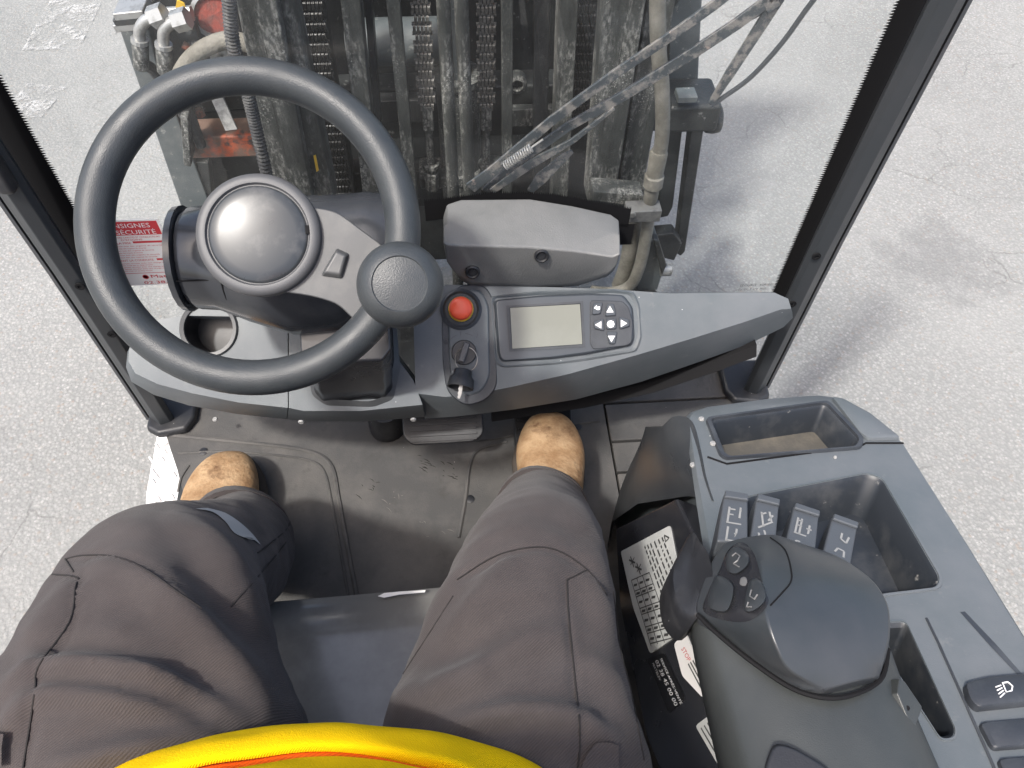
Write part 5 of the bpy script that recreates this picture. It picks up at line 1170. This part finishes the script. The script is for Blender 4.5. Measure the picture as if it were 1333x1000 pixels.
nz2 = np.array([noise.noise(Vector((p[0]*9+p[1]*5, p[1]*34+p[0]*8, p[2]*30)))+0.5*noise.noise(Vector((p[0]*24+3, p[1]*70, p[2]*60))) for p in V])
disp += nz*0.003+nz2*0.0022
V2 = V+Nn*disp[:, None]
me.vertices.foreach_set('co', (V2-np.array(ORG['person'])).ravel()); me.update(); me.shade_smooth()
me.materials.clear(); me.materials.append(MT['trouser'])
for p in me.polygons: p.material_index = 0
tro = bpy.data.objects.new('trousers', me); COL.objects.link(tro); tro.parent = PS; ORG[tro.name] = ORG['person'].copy(); tro['label'] = 'dark grey twill work trousers with folds and seams'
bv_t = BVHTree.FromPolygons([Vector(p) for p in V2], [list(p.vertices) for p in me.polygons])
def ontro(px, py, off):
    d = ray(px, py).normalized(); h = bv_t.ray_cast(CAM, d); return h[0]+h[1]*off if h[0] and h[1].z > -0.2 else None
def tseam(pxs, r=0.0007, name='seam', m_='seam', off=0.0002):
    pts = [ontro(x, y, off) for x, y in smoothpx(pxs)]; pts = [p for p in pts if p]
    if len(pts) > 3: g = G(); g.tube(pts, r, 5); g.obj(name, m_, tro)
for c_ in crs: tseam(c_[0])
tseam([(85, 728), (96, 745)]); tseam([(738, 755), (765, 742)]); tseam([(492, 928), (535, 862), (590, 776)], 0.0006)
tseam([(335, 720), (372, 690), (380, 668)], 0.0008); tseam([(300, 790), (345, 740), (372, 706)], 0.0007); tseam([(798, 770), (806, 840), (822, 905), (838, 990)], 0.0008)
def tpatch(rows, name, m_, off=0.0012):
    g = G(); pts = [[ontro(x, y, off) for x, y in smoothpx(r)] for r in rows]; n = min(len(r) for r in pts)
    if all(p for r in pts for p in r[:n]): g.loft([r[:n] for r in pts], caps=False, closed=False); g.obj(name, m_, tro)
tpatch([[(254, 664), (276, 668), (292, 680), (304, 695), (322, 703)], [(262, 663), (284, 668), (303, 680), (318, 694), (330, 704)], [(270, 663), (292, 669), (312, 682), (328, 697), (338, 710)]], 'reflective_tape', 'reflective')
tpatch([[(345, 748), (350, 760), (353, 775), (350, 788)], [(350, 753), (356, 764), (358, 776), (353, 790)]], 'reflective_tape', 'reflective')
# cargo pocket flaps
tpatch([[(760, 985), (775, 965), (800, 968)], [(757, 998), (772, 990), (800, 992)], [(756, 1010), (772, 1008), (802, 1010)]], 'pocket_flap', 'trouser', 0.004)
tpatch([[(-5, 950), (12, 952)], [(-5, 975), (12, 975)], [(-5, 1002), (12, 1000)]], 'pocket_flap', 'trouser', 0.006)

# turned hems over the boots
for st_ in (right, left):
    rr = leg_rings(st_)[-9:-3]; out = []
    for k_, r_ in enumerate(rr):
        c_ = sum(r_, Vector())/len(r_); out.append([c_+(p-c_)*(1.045+0.012*(k_ % 2 if k_ in (0, 5) else 1))+Vector((0, 0, 0.003*math.sin(4*i_*0.1745))) for i_, p in enumerate(r_)])
    out.append([p.lerp(sum(out[-1], Vector())/len(out[-1]), 0.10) for p in out[-1]])
    out.insert(0, [p.lerp(sum(out[0], Vector())/len(out[0]), 0.08) for p in out[0]])
    g = G(); g.loft(out, caps=False); g.obj('trouser_hem', 'trouser', tro, angle=70)

# ---- boots
def boot(toe, wid, yaw, pitch, lift):
    """safety shoe pointing along +y from its toe; one upper mesh plus sole"""
    T = Z(*toe, 0.05); a = math.radians(yaw); fw = Vector((math.sin(a), math.cos(a), 0)); sd = Vector((math.cos(a), -math.sin(a), 0))
    fw = (fw*math.cos(pitch)+ZA*math.sin(pitch)).normalized(); up = sd.cross(fw)
    base = T-fw*0.29; base.z = lift
    prof = [(0.0, 0.30, 0.02, 0.055), (0.012, 0.62, 0.02, 0.075), (0.05, 0.72, 0.02, 0.12), (0.10, 0.74, 0.02, 0.13), (0.14, 0.80, 0.02, 0.115), (0.18, 0.93, 0.02, 0.096), (0.21, 0.98, 0.02, 0.088), (0.235, 0.89, 0.02, 0.083), (0.256, 0.75, 0.02, 0.076), (0.272, 0.58, 0.02, 0.066), (0.283, 0.4, 0.02, 0.052), (0.289, 0.18, 0.024, 0.038)]
    rings = []
    for s, w, z0, z1 in prof:
        r = []
        for k in range(28):
            t = 2*math.pi*k/28; cx_, sx_ = math.cos(t), math.sin(t); e = 0.85
            r.append(base+fw*s+sd*(wid/2*w*math.copysign(abs(cx_)**e, cx_))+up*((z0+z1)/2+(z1-z0)/2*math.copysign(abs(sx_)**e, sx_)))
        rings.append(r)
    g = G(); g.loft(rings); o = g.obj('boot', 'leather', PS, angle=180, sub=1)
    sole = []
    for s, w, z0, z1 in prof:
        r = []
        for k in range(20):
            t = 2*math.pi*k/20; cx_, sx_ = math.cos(t), math.sin(t)
            r.append(base+fw*(s*1.022-0.002)+sd*(wid/2*1.085*w*math.copysign(abs(cx_)**0.5, cx_))+up*(0.012+0.012*math.copysign(abs(sx_)**0.5, sx_)))
        sole.append(r)
    g = G(); g.loft(sole); g.obj('sole', 'sole', o, angle=60)
    return o
bl = boot((303, 583), 0.112, 3, 0, 0.002); bl['label'] = 'tan nubuck left boot flat on the mat'
br = boot((712, 546), 0.108, 4, 0.10, 0.012); br['label'] = 'tan nubuck right boot on the accelerator with brown stains'

# ---- hi-vis vest: torso draped over the lap
def vring(z, a, b, cy, cx_=-0.1, wob=0.0, ph=0, n=64, pw=2.3):
    r = []
    for k in range(n):
        t = 2*math.pi*k/n; cxx, sxx = math.cos(t), math.sin(t)
        w = 1+wob*math.sin(5*t+ph)+wob*0.6*math.sin(9*t+1.3*ph)
        r.append(Vector((cx_+a*w*math.copysign(abs(cxx)**(2/pw), cxx), cy+b*w*math.copysign(abs(sxx)**(2/pw), sxx), z+0.012*math.sin(2*t+ph)*wob*20)))
    return r
hem = []
for x, y in ((60, 1030), (130, 1001), (200, 978), (300, 953), (440, 941), (560, 955), (650, 981), (700, 1002), (760, 1050)): hem.append((x, y))
hz_ = [0.53, 0.545, 0.555, 0.563, 0.567, 0.563, 0.553, 0.545, 0.53]
hc = catmull([Z(x, y, z) for (x, y), z in zip(hem, hz_)], 6)
n_ = len(hc); cen_ = Vector((-0.1, -0.16, 0))
def back(p_, t):   # closes the ring behind the body
    return p_
a0, a1 = hc[0], hc[-1]
backpts = [cen_+Vector((0.21*math.cos(an), 0.16*math.sin(an), 0.53)) for an in [(-0.05-math.pi*0.9*k/14) for k in range(15)]]
ring0 = hc+backpts
def vr(dz, f, fx=None):
    out = []
    for p in ring0:
        w = noise.noise(Vector((p.x*14, p.y*14, dz*60)))*0.012+noise.noise(Vector((p.x*40, p.y*40, dz*90+7)))*0.005
        out.append(Vector((cen_.x+(p.x-cen_.x)*((fx or f)+w), cen_.y+(p.y-cen_.y)*(f+w), p.z+dz+w*0.12)))
    return out
g = G(); g.loft([vr(-0.018, 0.97), vr(-0.010, 0.998), vr(-0.003, 1.004), vr(0.004, 1.0), vr(0.014, 0.985), vr(0.024, 0.962), vr(0.031, 0.938), vr(0.033, 0.925), vr(0.028, 0.915)], caps=False)
hemo = g.obj('vest', 'vest', PS, angle=180, sub=1, label='yellow hi-vis vest with orange lower fold')
g = G(); g.loft([vr(0.022, 0.922), vr(0.031, 0.912), vr(0.037, 0.902), vr(0.042, 0.89)], caps=False); g.obj('orange_fold', 'vest_orange', hemo, angle=180, sub=1)
g = G(); g.loft([vr(0.036, 0.905), vr(0.046, 0.893), vr(0.056, 0.875), vr(0.07, 0.84, 0.93)], caps=False); g.obj('yellow_fold', 'vest', hemo, angle=180, sub=1)
g = G(); g.loft([vr(0.06, 0.862, 0.92), vr(0.10, 0.79, 0.9), vr(0.16, 0.73, 0.88), vr(0.22, 0.66, 0.84), vr(0.26, 0.6, 0.75), vr(0.28, 0.4, 0.5)], caps=True)
g.obj('vest_body', 'vest_orange', hemo, angle=180)
